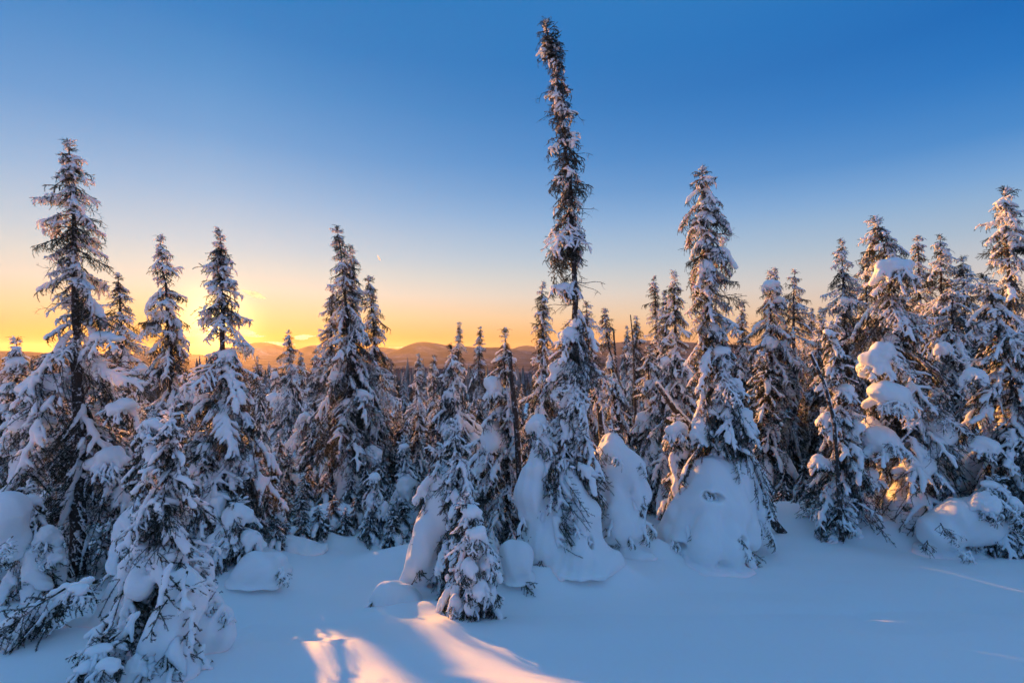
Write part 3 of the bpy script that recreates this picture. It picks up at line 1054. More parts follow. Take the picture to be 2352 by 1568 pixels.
spruce(19, 'dark-needled snowy spruce standing behind the small foreground spruce', 10.2, [(1038, 800), (1042, 900), (1045, 1050), (1040, 1150)],
       [(800, 5, 5), (845, 32, 28), (900, 50, 42), (960, 55, 55), (1050, 62, 66), (1150, 60, 60)], [(800, .9), (900, 1.2), (960, 1.7), (1150, 1.9)],
       clumps=[(1048, 985, 48, 40), (1035, 905, 24, 16), (1085, 1010, 26, 26)])
spruce(20, 'heavily snowed spruce with a leaning dark trunk along its right side', 9.4, [(1160, 765), (1160, 850), (1165, 1000), (1165, 1250)],
       [(765, 5, 5), (830, 30, 22), (860, 48, 20), (950, 56, 28), (1050, 78, 30), (1150, 72, 40), (1250, 62, 50)], [(765, 0.60), (860, 1.20), (1100, 1.30), (1250, 0.60)],
       clumps=[(1133, 885, 30, 30), (1130, 1000, 40, 52), (1150, 940, 20, 16), (1110, 1060, 30, 40)], r0=.05)
spruce(21, 'very tall ragged spruce towering over all others, its top curled left', 7.9,
       [(1254, 60), (1262, 92), (1274, 132), (1283, 200), (1300, 330), (1308, 440), (1318, 560), (1322, 700), (1318, 800), (1310, 950), (1300, 1100), (1300, 1300)],
       [(60, 9, 11), (80, 17, 24), (110, 24, 24), (145, 18, 18), (165, 9, 15), (190, 20, 32), (250, 22, 20), (300, 42, 28), (340, 30, 40), (385, 54, 22), (420, 40, 42), (470, 42, 20), (540, 58, 20), (590, 48, 28), (640, 54, 26), (680, 68, 32), (740, 60, 46), (800, 74, 58), (880, 74, 64), (1000, 84, 64), (1100, 92, 64), (1200, 95, 70)],
       [(60, -0.30), (560, -0.20), (660, 0.40), (760, 0.90), (900, 1.20), (1100, 1.50)], k=1.1, gaps=[(560, 740, .55), (860, 930, .6)], r0=.085, dead=34, droop=(14, 50),
       clumps=[(1287, 660, 32, 15), (1322, 742, 20, 20), (1308, 768, 36, 26), (1298, 842, 46, 28), (1318, 905, 32, 48), (1238, 975, 36, 36), (1312, 975, 32, 36), (1250, 1010, 40, 26), (1290, 545, 14, 10)],
       masses=[(1240, 1020, 18, 1216, 1135, 30, -.1, -.25), (1216, 1135, 28, 1212, 1180, 20, -.25, -.3), (1258, 1150, 26, 1228, 1250, 38, -.15, -.35), (1305, 1085, 20, 1340, 1175, 34, -.15, -.4), (1340, 1175, 30, 1352, 1215, 26, -.4, -.3),
               (1275, 1185, 30, 1262, 1262, 42, -.3, -.45), (1315, 1215, 34, 1330, 1282, 44, -.4, -.6), (1384, 1290, 50, 36, -.55), (1355, 1258, 36, 40, -.4), (1222, 1272, 36, 40, -.15), (1420, 1308, 34, 14, -.5), (1300, 1150, 20, 1296, 1195, 22, -.3, -.4)],
       holes=[(1356, 1246, 8, 16)], extra=[(1256, 70, -0.02, 0.16, 200, 20, -1), (1264, 78, -0.02, 0.16, 330, 10, 0), (1259, 84, -0.02, 0.16, 230, 30, -1), (1268, 92, -0.02, 0.16, 300, 25, -1), (1262, 98, -0.02, 0.16, 170, 20, -1), (1270, 104, -0.02, 0.16, 280, 40, 0), (1276, 112, -0.02, 0.16, 350, 15, -1), (1269, 118, -0.02, 0.16, 210, 35, -1), (1278, 126, -0.02, 0.16, 310, 40, -1), (1274, 134, -0.02, 0.16, 250, 40, 0), (1281, 142, -0.02, 0.16, 190, 40, -1), (1267, 100, -0.02, 0.16, 120, 20, -1), (1271, 116, -0.02, 0.16, 60, 20, -1), (1262, 1080, -.35, .35, 260, 60, 0), (1275, 1095, -.35, .4, 275, 60, 0), (1285, 1110, -.35, .35, 290, 65, 0), (1270, 1120, -.4, .35, 250, 60, 1), (1300, 1185, -.6, .25, 270, 50, 0), (1318, 1195, -.6, .25, 300, 50, 0),
               (1210, 1175, -.4, .35, 220, 50, 1), (1205, 1225, -.3, .3, 200, 40, 0), (1250, 1290, -.5, .3, 240, 30, 0), (1365, 1215, -.4, .3, 330, 50, 0)], bough_to=1150)
spruce(22, 'narrow spruce pressed behind the left side of the towering ragged spruce', 12, [(1246, 655), (1246, 800), (1245, 920)], [(655, 5, 5), (700, 24, 20), (800, 26, 26), (920, 42, 36)], [(655, -0.15), (920, 1.00)])
spruce(23, 'small plump snow-covered spruce in the foreground, nearest to the sunlit snow', 5.85, [(1072, 1150), (1085, 1250), (1088, 1425)],
       [(1150, 14, 14), (1200, 36, 46), (1260, 54, 62), (1330, 66, 70), (1400, 62, 68), (1425, 50, 58)], [(1150, 1.6), (1300, 1.3), (1425, 1.5)], k=1.25, droop=(30, 58),
       clumps=[(1080, 1172, 30, 24, .1), (1095, 1225, 30, 26, .28), (1118, 1290, 24, 30, .2), (1075, 1300, 26, 26, .35), (1100, 1345, 28, 22, .38), (1047, 1385, 20, 32, .22), (1082, 1395, 24, 34, .3), (1128, 1365, 20, 34, .2)])
spruce(24, 'snow-draped spruce with a spiky sunlit tip directly behind the small foreground spruce', 6.9, [(1046, 980), (1050, 1080), (1048, 1200), (1040, 1350)],
       [(980, 7, 9), (1010, 24, 22), (1050, 38, 50), (1100, 45, 55), (1150, 40, 58), (1250, 60, 70), (1350, 70, 70)], [(980, 1.0), (1080, 1.5), (1250, 1.8)], droop=(18, 52),
       clumps=[(1035, 1095, 20, 34), (1062, 1120, 20, 40)], bough_to=1280)
spruce(25, 'smooth cone of snow draped over a leaning spruce left of the small foreground spruce', 7.2, [(1015, 1035), (1005, 1100), (990, 1200), (985, 1340)],
       [(1035, 20, 18), (1080, 50, 30), (1150, 55, 40), (1250, 45, 45)], [(1035, 1.4), (1200, 1.7)], bough_to=1180, k=.8,
       masses=[(1016, 1085, 22, 978, 1290, 44, 0, -.1), (1018, 1090, 20, 1034, 1235, 26, -.1, -.2), (1000, 1150, 24, 948, 1325, 24, 0, 0), (975, 1290, 26, 925, 1350, 14, 0, -.1), (992, 1225, 42, 74, -.05), (1025, 1180, 26, 60, -.1)],
       holes=[(1012, 1262, 7, 17), (1032, 1258, 7, 11), (1020, 1322, 44, 24), (1040, 1150, 10, 5)])
spruce(26, 'bulbous hood of snow bending over a buried spruce, right of the towering spruce', 8.7, [(1405, 985), (1405, 1100), (1410, 1240)],
       [(985, 10, 10), (1040, 50, 60), (1100, 62, 60), (1200, 60, 70)], [(985, 1.6), (1200, 1.9)], k=.5,
       masses=[(1398, 1008, 16, 1372, 1120, 34, 0, -.15), (1372, 1120, 34, 1380, 1215, 30, -.15, -.2), (1408, 1010, 18, 1415, 1200, 44, -.1, -.45), (1420, 1022, 18, 1452, 1130, 36, -.1, -.3), (1454, 1130, 34, 1448, 1212, 28, -.3, -.35),
               (1430, 1045, 20, 1474, 1066, 10, -.25, -.3), (1405, 1068, 44, 52, -.2), (1440, 1080, 34, 40, -.25)],
       holes=[(1478, 1180, 9, 12), (1376, 1195, 8, 14)], extra=[(1395, 1040, -.5, .22, 250, 20, 0), (1410, 1048, -.55, .2, 290, 10, 0), (1472, 1062, -.4, .25, 300, 40, 1), (1440, 1215, -.6, .3, 280, 30, 1), (1465, 1205, -.5, .3, 310, 30, 1), (1420, 1225, -.5, .25, 250, 30, 0), (1475, 1190, -.3, .35, 340, 35, 1)])
spruce(27, 'tall snow-caked spruce right of centre rising from a large smooth snow mound', 9.0,
       [(1612, 392), (1615, 450), (1620, 550), (1628, 700), (1645, 850), (1660, 1000), (1650, 1250)],
       [(392, 6, 8), (430, 30, 28), (470, 42, 44), (520, 36, 40), (580, 30, 66), (640, 34, 78), (700, 44, 50), (760, 52, 58), (830, 56, 70), (900, 62, 75), (960, 62, 90), (1040, 80, 88)],
       [(392, 0.80), (560, 0.90), (640, 0.60), (760, 1.00), (900, 1.40), (1050, 1.60)], k=1.15, dead=12,
       clumps=[(1622, 465, 24, 12), (1622, 492, 26, 12), (1615, 555, 22, 18), (1642, 575, 20, 16), (1620, 615, 20, 34), (1640, 755, 30, 22), (1655, 808, 36, 22), (1672, 880, 40, 24), (1612, 985, 26, 42), (1705, 965, 40, 40), (1650, 940, 36, 24)],
       masses=[(1655, 1105, 66, 58, -.1), (1640, 1165, 78, 72, -.3), (1610, 1075, 24, 1548, 1222, 30, -.1, -.2), (1620, 1080, 26, 1575, 1245, 32, -.2, -.6), (1640, 1090, 26, 1622, 1256, 34, -.3, -.95), (1665, 1095, 26, 1675, 1258, 34, -.3, -.9),
               (1685, 1085, 26, 1716, 1240, 28, -.2, -.6), (1700, 1070, 24, 1738, 1205, 26, -.1, -.15), (1690, 1235, 14, 1735, 1250, 12, -.9, -.6), (1540, 1225, 18, 1510, 1240, 8, -.1, .1)],
       holes=[(1642, 1146, 24, 11), (1628, 1138, 8, 12), (1705, 1240, 14, 7), (1556, 1250, 20, 12)],
       extra=[(1745, 1110, -.1, .45, 330, 60, 0), (1752, 1135, -.2, .45, 310, 65, 0), (1748, 1165, -.2, .4, 300, 60, 1), (1740, 1180, -.3, .4, 285, 65, 0), (1640, 1130, -.6, .2, 270, 50, 0), (1690, 1065, -.5, .3, 290, 50, 1), (1545, 1240, -.4, .3, 240, 40, 0), (1560, 1245, -.5, .3, 270, 40, 0)], bough_to=1075)
spruce(28, 'snow-plastered spruce with sunlit left side, next right of the spruce on the mound', 15, [(1770, 628), (1768, 800), (1785, 1000), (1800, 1110)],
       [(628, 6, 6), (680, 26, 32), (760, 36, 46), (850, 42, 56), (950, 48, 62), (1050, 54, 72)], [(628, 0.90), (800, 1.20), (1050, 1.60)],
       clumps=[(1770, 652, 26, 16), (1790, 690, 20, 14), (1768, 790, 18, 28), (1752, 822, 24, 26), (1800, 790, 22, 16), (1775, 868, 22, 18), (1800, 900, 26, 24), (1750, 930, 22, 28), (1770, 1000, 26, 40)])
spruce(29, 'thin forked spruce tip peeking over the snow-plastered spruce', 16.5, [(1779, 621), (1785, 760)], [(621, 5, 5), (660, 12, 12), (760, 30, 30)], [(621, .4), (760, 1.0)])
spruce(30, 'sharp dark spruce rising left of the spruce with the big snow cap', 13, [(1934, 555), (1940, 700), (1945, 880)], [(555, 5, 5), (620, 25, 22), (700, 42, 40), (780, 52, 50), (900, 64, 64)], [(555, -0.05), (700, 0.35), (880, 1.20)], clumps=[(1945, 690, 22, 15)])
spruce(31, 'broad spruce with a big round snow cap near its top, largest on the right', 10.0, [(2012, 505), (2040, 600), (2050, 750), (2060, 900), (2080, 1100), (2080, 1180)],
       [(505, 8, 8), (560, 45, 40), (620, 55, 50), (700, 56, 62), (800, 72, 92), (900, 96, 118), (1000, 112, 140), (1100, 108, 150), (1180, 96, 136)],
       [(505, 0.60), (700, 0.80), (850, 1.20), (1000, 1.40), (1180, 1.60)], k=1.35,
       clumps=[(2050, 612, 54, 34, .35), (2022, 812, 48, 44, .4), (2068, 838, 34, 24), (2045, 905, 60, 40, .6), (2005, 985, 36, 40), (2105, 940, 38, 26), (2025, 1010, 50, 40, .7), (2095, 1010, 40, 24), (2150, 1000, 42, 50, .6), (2030, 1060, 36, 26), (2110, 1065, 54, 40, .7), (2150, 900, 24, 18)],
       skirts=[((2095, 1085), (2090, 1215), 85, 100, [(2085, 1165, 9, 6)], -.3)], bough_to=1150)
spruce(32, 'stooped snowy spruce with a thin dead trunk leaning across its left side', 9.6, [(1905, 748), (1920, 850), (1935, 1000), (1930, 1150)],
       [(748, 8, 8), (790, 25, 25), (850, 32, 42), (950, 52, 56), (1050, 58, 66), (1130, 74, 62)], [(748, 1.30), (950, 1.20), (1150, 1.00)], dead=14,
       clumps=[(1903, 762, 18, 10), (1925, 810, 22, 15), (1940, 895, 28, 22), (1900, 960, 26, 26), (1960, 980, 22, 30), (1880, 1060, 26, 26), (1995, 1090, 30, 26)])
spruce(33, 'tall spruce at the right edge with sunlit ragged branches', 9.5, [(2308, 440), (2315, 600), (2320, 800), (2330, 1000), (2330, 1150)],
       [(440, 8, 8), (500, 35, 40), (580, 52, 46), (650, 56, 52), (750, 74, 64), (900, 92, 74), (1050, 104, 74)], [(440, 0.60), (650, 0.60), (800, 1.10), (1050, 1.40)], dead=8,
       clumps=[(2300, 465, 16, 9), (2330, 560, 24, 14), (2300, 775, 26, 22), (2345, 760, 22, 26), (2325, 1000, 44, 56), (2270, 960, 30, 26)])
spruce(34, 'leaning spruce with a dark slanting trunk in front of the right edge spruce', 9.0, [(2262, 640), (2285, 720), (2318, 850), (2335, 1000)],
       [(640, 8, 8), (690, 40, 30), (780, 50, 40), (900, 70, 50), (1000, 84, 50)], [(640, 0.60), (850, 1.00), (1000, 1.50)], clumps=[(2235, 860, 30, 24), (2260, 1020, 34, 26)], r0=.06)
spruce(35, 'full snowy spruce between the big snow-capped spruce and the right edge tree', 12.2, [(2185, 650), (2190, 800), (2200, 1050)],
       [(650, 8, 8), (700, 34, 34), (800, 58, 58), (900, 88, 84), (1050, 110, 100)], [(650, 0.80), (850, 1.30), (1050, 1.60)], clumps=[(2170, 800, 28, 24), (2215, 880, 30, 28), (2160, 960, 36, 30), (2230, 980, 34, 32)])
for sd, x, yt, Y, lab in [(36, 2108, 548, 16, 'left of two dark tops rising just behind the big snow-capped spruce'), (37, 2160, 545, 15, 'right of two dark tops rising just behind the big snow-capped spruce'),
                          (38, 2212, 595, 14.5, 'dark bluish spruce top between the twin dark tops and the right edge tree'), (39, 1988, 588, 15.5, 'dark sunlit top squeezed against the left of the big snow-capped spruce')]:
    spruce(sd, lab, Y, [(x, yt), (x + 4, yt + 150), (x + 6, yt + 330)], [(yt, 5, 5), (yt + 50, 26, 24), (yt + 130, 42, 40), (yt + 330, 66, 64)], [(yt, -.1), (yt + 150, .4), (yt + 330, 1.3)])
spruce(40, 'open-branched spruce top between the snow-plastered spruce and the sharp dark spruce', 16.2, [(1825, 625), (1822, 750), (1825, 950)], [(625, 5, 5), (670, 24, 28), (750, 40, 42), (950, 62, 62)], [(625, -0.05), (800, 0.45), (950, 1.20)], k=.8)
spruce(41, 'tiny spruce tip on the skyline just left of the sharp dark spruce', 20, [(1886, 710), (1886, 880)], [(710, 4, 4), (780, 20, 20), (880, 32, 32)], [(710, 0.05), (880, 0.90)])
spruce(42, 'thinner tiny spruce tip left of the other tiny tip on the right skyline', 21, [(1864, 712), (1864, 880)], [(712, 4, 4), (780, 16, 16), (880, 30, 30)], [(712, 0.05), (880, 0.90)])
spruce(43, 'small skyline spruce just right of the spruce on the mound', 17, [(1705, 700), (1705, 900)], [(700, 4, 4), (770, 22, 20), (900, 40, 40)], [(700, -0.05), (900, 1.00)])
spruce(44, 'dense dark spruce left of the spruce on the mound, cut by the fallen trunk', 10.9, [(1548, 632), (1552, 800), (1555, 1040)],
       [(632, 5, 5), (700, 26, 26), (800, 40, 42), (900, 46, 48), (1040, 58, 58)], [(632, 0.30), (800, 0.80), (1040, 1.60)], clumps=[(1530, 830, 18, 20), (1545, 930, 24, 20), (1565, 870, 22, 18)])
spruce(45, 'thin spruce with one-sided rusty branches left of the dense dark spruce', 18.5, [(1502, 640), (1508, 750), (1512, 900)], [(640, 6, 6), (690, 20, 14), (760, 22, 10), (900, 40, 36)], [(640, -0.15), (900, 0.90)], gaps=[(720, 800, .5)])
spruce(46, 'slim grey spruce squeezed between the rusty one-sided spruce and the dense dark spruce', 18, [(1527, 672), (1530, 850)], [(672, 5, 5), (740, 18, 16), (850, 30, 30)], [(672, -0.15), (850, 0.90)])
spruce(47, 'crooked spruce with a bare lower trunk on the skyline right of the towering spruce', 17, [(1388, 713), (1393, 760), (1408, 850), (1415, 950)], [(713, 5, 5), (745, 18, 20), (775, 24, 18), (850, 26, 20), (950, 38, 38)], [(713, -0.15), (950, 0.90)], gaps=[(790, 850, .35)])
spruce(48, 'pointed spruce in the small trio on the skyline right of the crooked spruce', 21, [(1461, 730), (1460, 900)], [(730, 4, 4), (770, 16, 18), (900, 32, 32)], [(730, -0.15), (900, 0.90)])
spruce(49, 'left spruce of the small trio on the skyline', 22, [(1441, 752), (1441, 900)], [(752, 4, 4), (800, 12, 12), (900, 26, 26)], [(752, -0.15), (900, 0.90)])
spruce(50, 'narrow spruce behind the right side of the towering ragged spruce', 13, [(1347, 700), (1350, 850), (1355, 980)], [(700, 5, 5), (760, 20, 26), (850, 28, 36), (980, 46, 50)], [(700, 0.05), (850, 0.70), (980, 1.30)])
spruce(51, 'snowy young spruce with sunlit tip behind the bulbous hood of snow', 12, [(1490, 800), (1490, 900), (1495, 1060)], [(800, 6, 6), (850, 30, 28), (950, 42, 44), (1060, 52, 52)], [(800, 1.0), (1060, 1.8)], clumps=[(1495, 880, 22, 18), (1480, 960, 26, 24)])
spruce(52, 'stunted snow-capped stub beside the fallen leaning trunk', 9.4, [(1552, 962), (1558, 1020), (1562, 1100)], [(962, 14, 14), (1010, 28, 28), (1100, 36, 36)], [(962, 1.4), (1100, 1.5)], clumps=[(1550, 985, 34, 26), (1570, 1040, 18, 22)], r0=.04)
spruce(53, 'drooping snow-laden spruce at the left front with a wide lobed snow skirt', 4.45, [(395, 958), (388, 1060), (368, 1200), (352, 1350), (340, 1520)],
       [(958, 9, 9), (1000, 26, 26), (1060, 50, 42), (1120, 60, 70), (1200, 62, 84), (1250, 72, 92), (1320, 90, 82), (1400, 90, 60), (1500, 80, 60)], [(958, 1.20), (1150, 1.20), (1300, 1.40), (1500, 1.10)], k=1.05, droop=(20, 55),
       clumps=[(395, 968, 13, 13), (378, 1150, 30, 26), (345, 1170, 30, 24), (330, 1265, 36, 40), (385, 1275, 50, 44), (420, 1340, 44, 50), (385, 1440, 50, 60), (330, 1330, 30, 30)],
       masses=[(446, 1300, 26, 515, 1455, 30, .3, .1), (455, 1295, 30, 452, 1465, 42, .25, .05), (478, 1430, 56, 54, .15), (492, 1485, 36, 26, .1), (390, 1290, 26, 424, 1372, 40, -.15, -.3), (352, 1300, 26, 330, 1350, 24, -.1, -.2),
               (412, 1392, 40, 385, 1452, 36, -.3, -.45), (380, 1450, 20, 352, 1490, 12, -.45, -.5), (400, 1460, 22, 404, 1515, 12, -.4, -.45), (310, 1320, 34, 196, 1530, 36, .5, .5)],
       holes=[(507, 1418, 6, 7), (478, 1404, 6, 9), (400, 1300, 10, 14), (350, 1300, 8, 12)], r0=.07, extra=[(400, 1290, -.4, .3, 260, 50, 1), (430, 1310, -.35, .3, 290, 55, 0), (385, 1375, -.5, .28, 240, 55, 0), (440, 1400, -.45, .25, 300, 55, 1), (405, 1500, -.5, .25, 280, 40, 1), (370, 1490, -.5, .25, 240, 45, 0), (470, 1480, -.2, .2, 290, 35, 0), (330, 1400, -.4, .35, 230, 45, 1), (300, 1440, -.2, .35, 215, 40, 1), (350, 1440, -.45, .3, 255, 60, 0)])
spruce(54, 'spruce with a pointed white cap just behind the drooping left front spruce', 7.0, [(348, 945), (345, 1050), (335, 1250)], [(945, 8, 8), (985, 32, 32), (1060, 42, 42), (1200, 70, 60)], [(945, 1.5), (1200, 1.7)], clumps=[(347, 975, 32, 26)])
spruce(55, 'low rounded snow-covered bush at the bottom left corner', 3.85, [(235, 1478), (238, 1520), (240, 1580)], [(1478, 20, 20), (1510, 52, 50), (1580, 80, 84)], [(1478, 1.2), (1580, 1.0)], k=1.5, name='snowy_bush', cat='bush', droop=(10, 45),
       clumps=[(230, 1492, 40, 18, .1), (250, 1525, 34, 22, .2), (200, 1530, 30, 18, .2)])
spruce(56, 'young spruce bowed under lumps of snow by the foot of the tall gaunt spruce', 7.2, [(62, 1118), (72, 1200), (82, 1330)], [(1118, 10, 10), (1180, 40, 36), (1260, 50, 60), (1340, 62, 74)], [(1118, 1.5), (1340, 1.8)],
       clumps=[(65, 1150, 24, 24), (55, 1215, 24, 26), (110, 1235, 26, 44), (125, 1275, 22, 30), (60, 1275, 20, 32)])
spruce(57, 'snow-laden spruce at the left edge with two stacked white caps', 11, [(36, 783), (40, 850), (34, 1000)], [(783, 4, 4), (815, 20, 22), (900, 34, 36), (1000, 54, 54)], [(783, 1.0), (1000, 1.8)], clumps=[(38, 800, 16, 8), (40, 830, 24, 18), (30, 890, 24, 22), (20, 940, 30, 24)])
spruce(58, 'small snow-plastered spruce standing at the back of the left clearing', 9.6, [(855, 1080), (868, 1150), (873, 1275)], [(1080, 12, 14), (1130, 26, 28), (1200, 36, 38), (1270, 42, 42)], [(1080, 1.5), (1270, 1.7)], droop=(25, 55),
       clumps=[(857, 1095, 20, 16), (850, 1150, 18, 30), (880, 1170, 16, 30), (862, 1225, 16, 32), (890, 1220, 16, 34)])
spruce(59, 'young spruce with a smooth snow collar just left of the white cone', 10.5, [(928, 1012), (935, 1100), (938, 1240)], [(1012, 10, 10), (1050, 26, 26), (1120, 36, 36), (1240, 48, 48)], [(1012, 1.2), (1240, 1.8)], clumps=[(930, 1025, 18, 14), (938, 1115, 38, 34), (940, 1190, 34, 36)])
spruce(60, 'short bent-topped spruce at the right front beside a low snow hump', 8.6, [(2285, 1100), (2295, 1150), (2300, 1230)], [(1100, 14, 14), (1140, 44, 48), (1230, 60, 66)], [(1100, 1.2), (1230, 1.2)], k=1.3,
       clumps=[(2280, 1112, 30, 14, .1), (2262, 1150, 34, 30, .2), (2320, 1150, 26, 22, .2)], name='snowy_bush', cat='bush')
spruce(61, 'rounded snow-buried spruce below the sun tree at the edge of the left clearing', 7.6, [(545, 1150), (545, 1200), (545, 1290)], [(1150, 20, 20), (1200, 48, 48), (1290, 56, 60)], [(1150, 1.8), (1290, 1.8)], clumps=[(545, 1180, 40, 34), (520, 1230, 38, 40), (575, 1235, 32, 34)])
spruce(62, 'snow-loaded spruce in the dark thicket right of the drooping left front spruce', 7.8, [(470, 1010), (475, 1100), (480, 1260)], [(1010, 14, 14), (1080, 40, 40), (1170, 56, 56), (1260, 62, 62)], [(1010, 1.6), (1260, 1.9)], clumps=[(470, 1030, 26, 22), (450, 1110, 30, 30), (500, 1150, 32, 34)])

# dead trunks
def dead_trunk(seed, label, Y, pts, r0, r1, cap=True, stubs=5):
    rng = np.random.default_rng(seed)
    P = dense(np.array([Wp(x, y, Y + d) for x, y, d in pts]), 16)
    gq = float(gz(P[-1, 0], P[-1, 1]))
    if P[-1, 2] > gq:
        d = P[-1] - P[-3]; d /= np.linalg.norm(d)
        kk = (P[-1, 2] - gq + .1) / max(.15, -d[2])
        P = np.vstack([P, P[-1] + d * kk])
    base = P[-1].copy()
    root = thing('dead_trunk', label, 'dead tree', base)
    V, q = tube((P - base)[::-1], np.linspace(r0, r1, len(P)), 9, rng, .06)
    V = np.vstack([V, [P[0] - base]])
    n_ = len(V) - 1
    tri = [[n_ - 9 + i, n_ - 9 + (i + 1) % 9, n_] for i in range(9)]
    link('trunk', mk_mesh('trunk', V, [q, np.array(tri)], M_bark), root)
    for _ in range(stubs):
        i = rng.integers(1, 12)
        link('dead_branch', DEAD[rng.integers(5)], root, Matrix.Translation(Vector(P[i] - base)) @ Matrix.Rotation(rng.uniform(0, 6.28), 4, 'Z') @ Matrix.Rotation(R(rng.uniform(-30, 40)), 4, 'Y') @ Matrix.Scale(rng.uniform(.3, .6), 4))
    if cap:
        S_ = Snow(.016, .03, .006, 20, seed)
        for i in range(len(P) - 2):
            f_ = 1 - i / len(P) * .3
            rr = r1 + (r0 - r1) * i / len(P)
            if rng.random() < .85:
                S_.cap(P[i] - base + [rr * .35, 0, rr * .75], P[i + 1] - base + [rr * .35, 0, rr * .75], rr * .8 * f_, rr * .8 * f_)
        link('snow_strip', S_.mesh('snow_strip'), root)
    return root


dead_trunk(201, 'dark dead trunk leaning along the right side of a heavily snowed spruce', 9.1, [(1170, 808, 0), (1178, 900, 0), (1188, 1000, 0), (1196, 1180, 0)], .06, .042, False, 4)
dead_trunk(202, 'broken dead trunk stub standing out of the bulbous hood of snow', 8.9, [(1371, 893, 0), (1378, 950, 0), (1386, 1020, 0)], .07, .035, True, 7)
dead_trunk(203, 'fallen trunk leaning down to the right with snow along its upper side', 9.9, [(1508, 880, 0), (1550, 940, 0), (1606, 1004, 0)], .085, .04, True, 2)
dead_trunk(204, 'thin dead trunk leaning right in front of the stooped snowy spruce', 9.2, [(1861, 812, 0), (1893, 880, 0), (1912, 950, 0), (1916, 970, 0), (1926, 1120, 0)], .04, .028, True, 8)
dead_trunk(205, 'bare dead pole between the crooked spruce and the small trio on the skyline', 17.5, [(1409, 758, 0), (1414, 830, 0), (1420, 930, 0)], .07, .03, False, 6)
dead_trunk(206, 'thin bare pole standing above the small trio on the skyline', 20, [(1448, 722, 0), (1454, 780, 0), (1458, 900, 0)], .06, .02, False, 4)

# snow lumps and buried shrubs on the ground
def hump(seed, label, parts, holes=(), sprigs=(), name='snow_hump', cat='snow hump', Y=None, h=.024):
    rng = np.random.default_rng(seed)
    x0, y0 = parts[0][0], parts[0][1] + parts[0][3] * .8
    Y = Y or ground_at(x0, y0)
    m = 1 / ppm(Y)
    p = Wp(x0, y0, Y)
    base = np.array([p[0], Y, float(gz(p[0], Y))])
    root = thing(name, label, cat, base)
    S_ = Snow(h, .14, .03, 6, seed, floor=-.45, vz=.7)
    for (x, y, rx, ry, dy) in parts:
        c = Wp(x, y, Y + dy) - base
        S_.ell(c, (rx * m, (rx + ry) * .5 * m, ry * m))
        ge = float(gz(c[0] + base[0], c[1] + base[1])) - base[2]
        if c[2] - ry * m - ge < .2:
            S_.ell((c[0] + rng.normal(0, .2) * rx * m, c[1], ge), (rx * m * rng.uniform(1.1, 1.5), rx * m * rng.uniform(1.0, 1.3), .06))
    for (x, y, rx, ry, dy) in holes:
        S_.cut(Wp(x, y, Y + dy) - base, (rx * m, .22, ry * m))
    link('snow_mass', S_.mesh('snow_mass'), root)
    for (x, y, dy, L, a) in sprigs:
        put_bough(rng, root, Wp(x, y, Y + dy) - base, R(a), R(rng.uniform(10, 45)), L, int(rng.integers(0, 2)), 'twig')
    return root


hump(301, 'round snow ball over a buried shrub left of the white cone', [(893, 1362, 34, 30, 0), (925, 1365, 30, 22, .05)], sprigs=[(868, 1375, -.05, .2, 200), (872, 1388, -.1, .18, 230), (880, 1392, -.1, .2, 250)])
hump(302, 'smooth snow hump leaning on the base of the towering spruce', [(1188, 1298, 32, 38, 0), (1172, 1262, 22, 22, .1), (1205, 1275, 20, 26, .05)], sprigs=[(1205, 1325, -.1, .2, 280)])
hump(303, 'long snow-buried log-shaped hump at the right front', [(2172, 1214, 50, 44, 0), (2232, 1198, 62, 52, 0), (2280, 1172, 46, 50, .1), (2140, 1226, 26, 30, 0), (2205, 1184, 40, 34, -.1)], holes=[(2222, 1262, 30, 14, -.45), (2180, 1272, 16, 9, -.4)],
     sprigs=[(2160, 1200, -.5, .28, 250), (2172, 1217, -.52, .24, 280), (2165, 1212, -.5, .26, 300), (2200, 1262, -.4, .25, 270), (2225, 1262, -.4, .25, 250), (2290, 1142, -.45, .5, 320), (2300, 1162, -.4, .5, 300), (2310, 1180, -.3, .45, 340), (2130, 1240, -.25, .3, 220)], Y=8.75)
hump(304, 'smooth broad snow hump at the edge of the left clearing', [(600, 1308, 46, 30, 0), (575, 1298, 28, 24, .1), (636, 1290, 30, 22, .25)], sprigs=[(650, 1300, .0, .3, 300), (640, 1305, -.1, .25, 320)])
hump(305, 'snow-bridged shrub with dark hollow behind the broad hump', [(680, 1262, 40, 26, 0), (640, 1250, 28, 20, .1), (705, 1275, 22, 18, 0)], holes=[(676, 1288, 24, 12, -.3)], sprigs=[(690, 1285, .05, .3, 250), (675, 1285, .1, .3, 290)], Y=8.6)
hump(306, 'lumpy snow-covered shrub at the top of the left clearing', [(745, 1215, 34, 30, 0), (790, 1215, 36, 24, .1), (720, 1190, 22, 22, .1)], holes=[(770, 1215, 7, 14, -.25)], sprigs=[(735, 1235, -.2, .3, 260), (775, 1225, -.1, .2, 250), (800, 1240, -.2, .2, 290)], Y=10)
hump(307, 'half-buried snow mound at the left edge of the picture', [(10, 1180, 40, 50, 0), (20, 1240, 36, 50, .1), (-20, 1220, 50, 70, .1)], sprigs=[(30, 1230, -.2, .4, 280), (20, 1260, -.2, .4, 250)], Y=6.8)
hump(309, 'small snowy knob right of the towering spruce', [(1350, 1022, 13, 14, 0), (1344, 1048, 16, 22, 0), (1352, 1070, 16, 20, 0)], Y=9.4, sprigs=[(1350, 1040, -.1, .25, 240), (1345, 1065, -.15, .2, 270)])
hump(310, 'soft snow knoll behind the right front hump', [(2240, 1060, 50, 40, 0), (2290, 1070, 50, 40, .2)], Y=10.5)
hump(311, 'snow hump beneath the foot of the stooped snowy spruce', [(1960, 1150, 40, 26, 0), (1920, 1160, 36, 20, .1)], Y=9.9, sprigs=[(1945, 1160, -.2, .3, 250)])

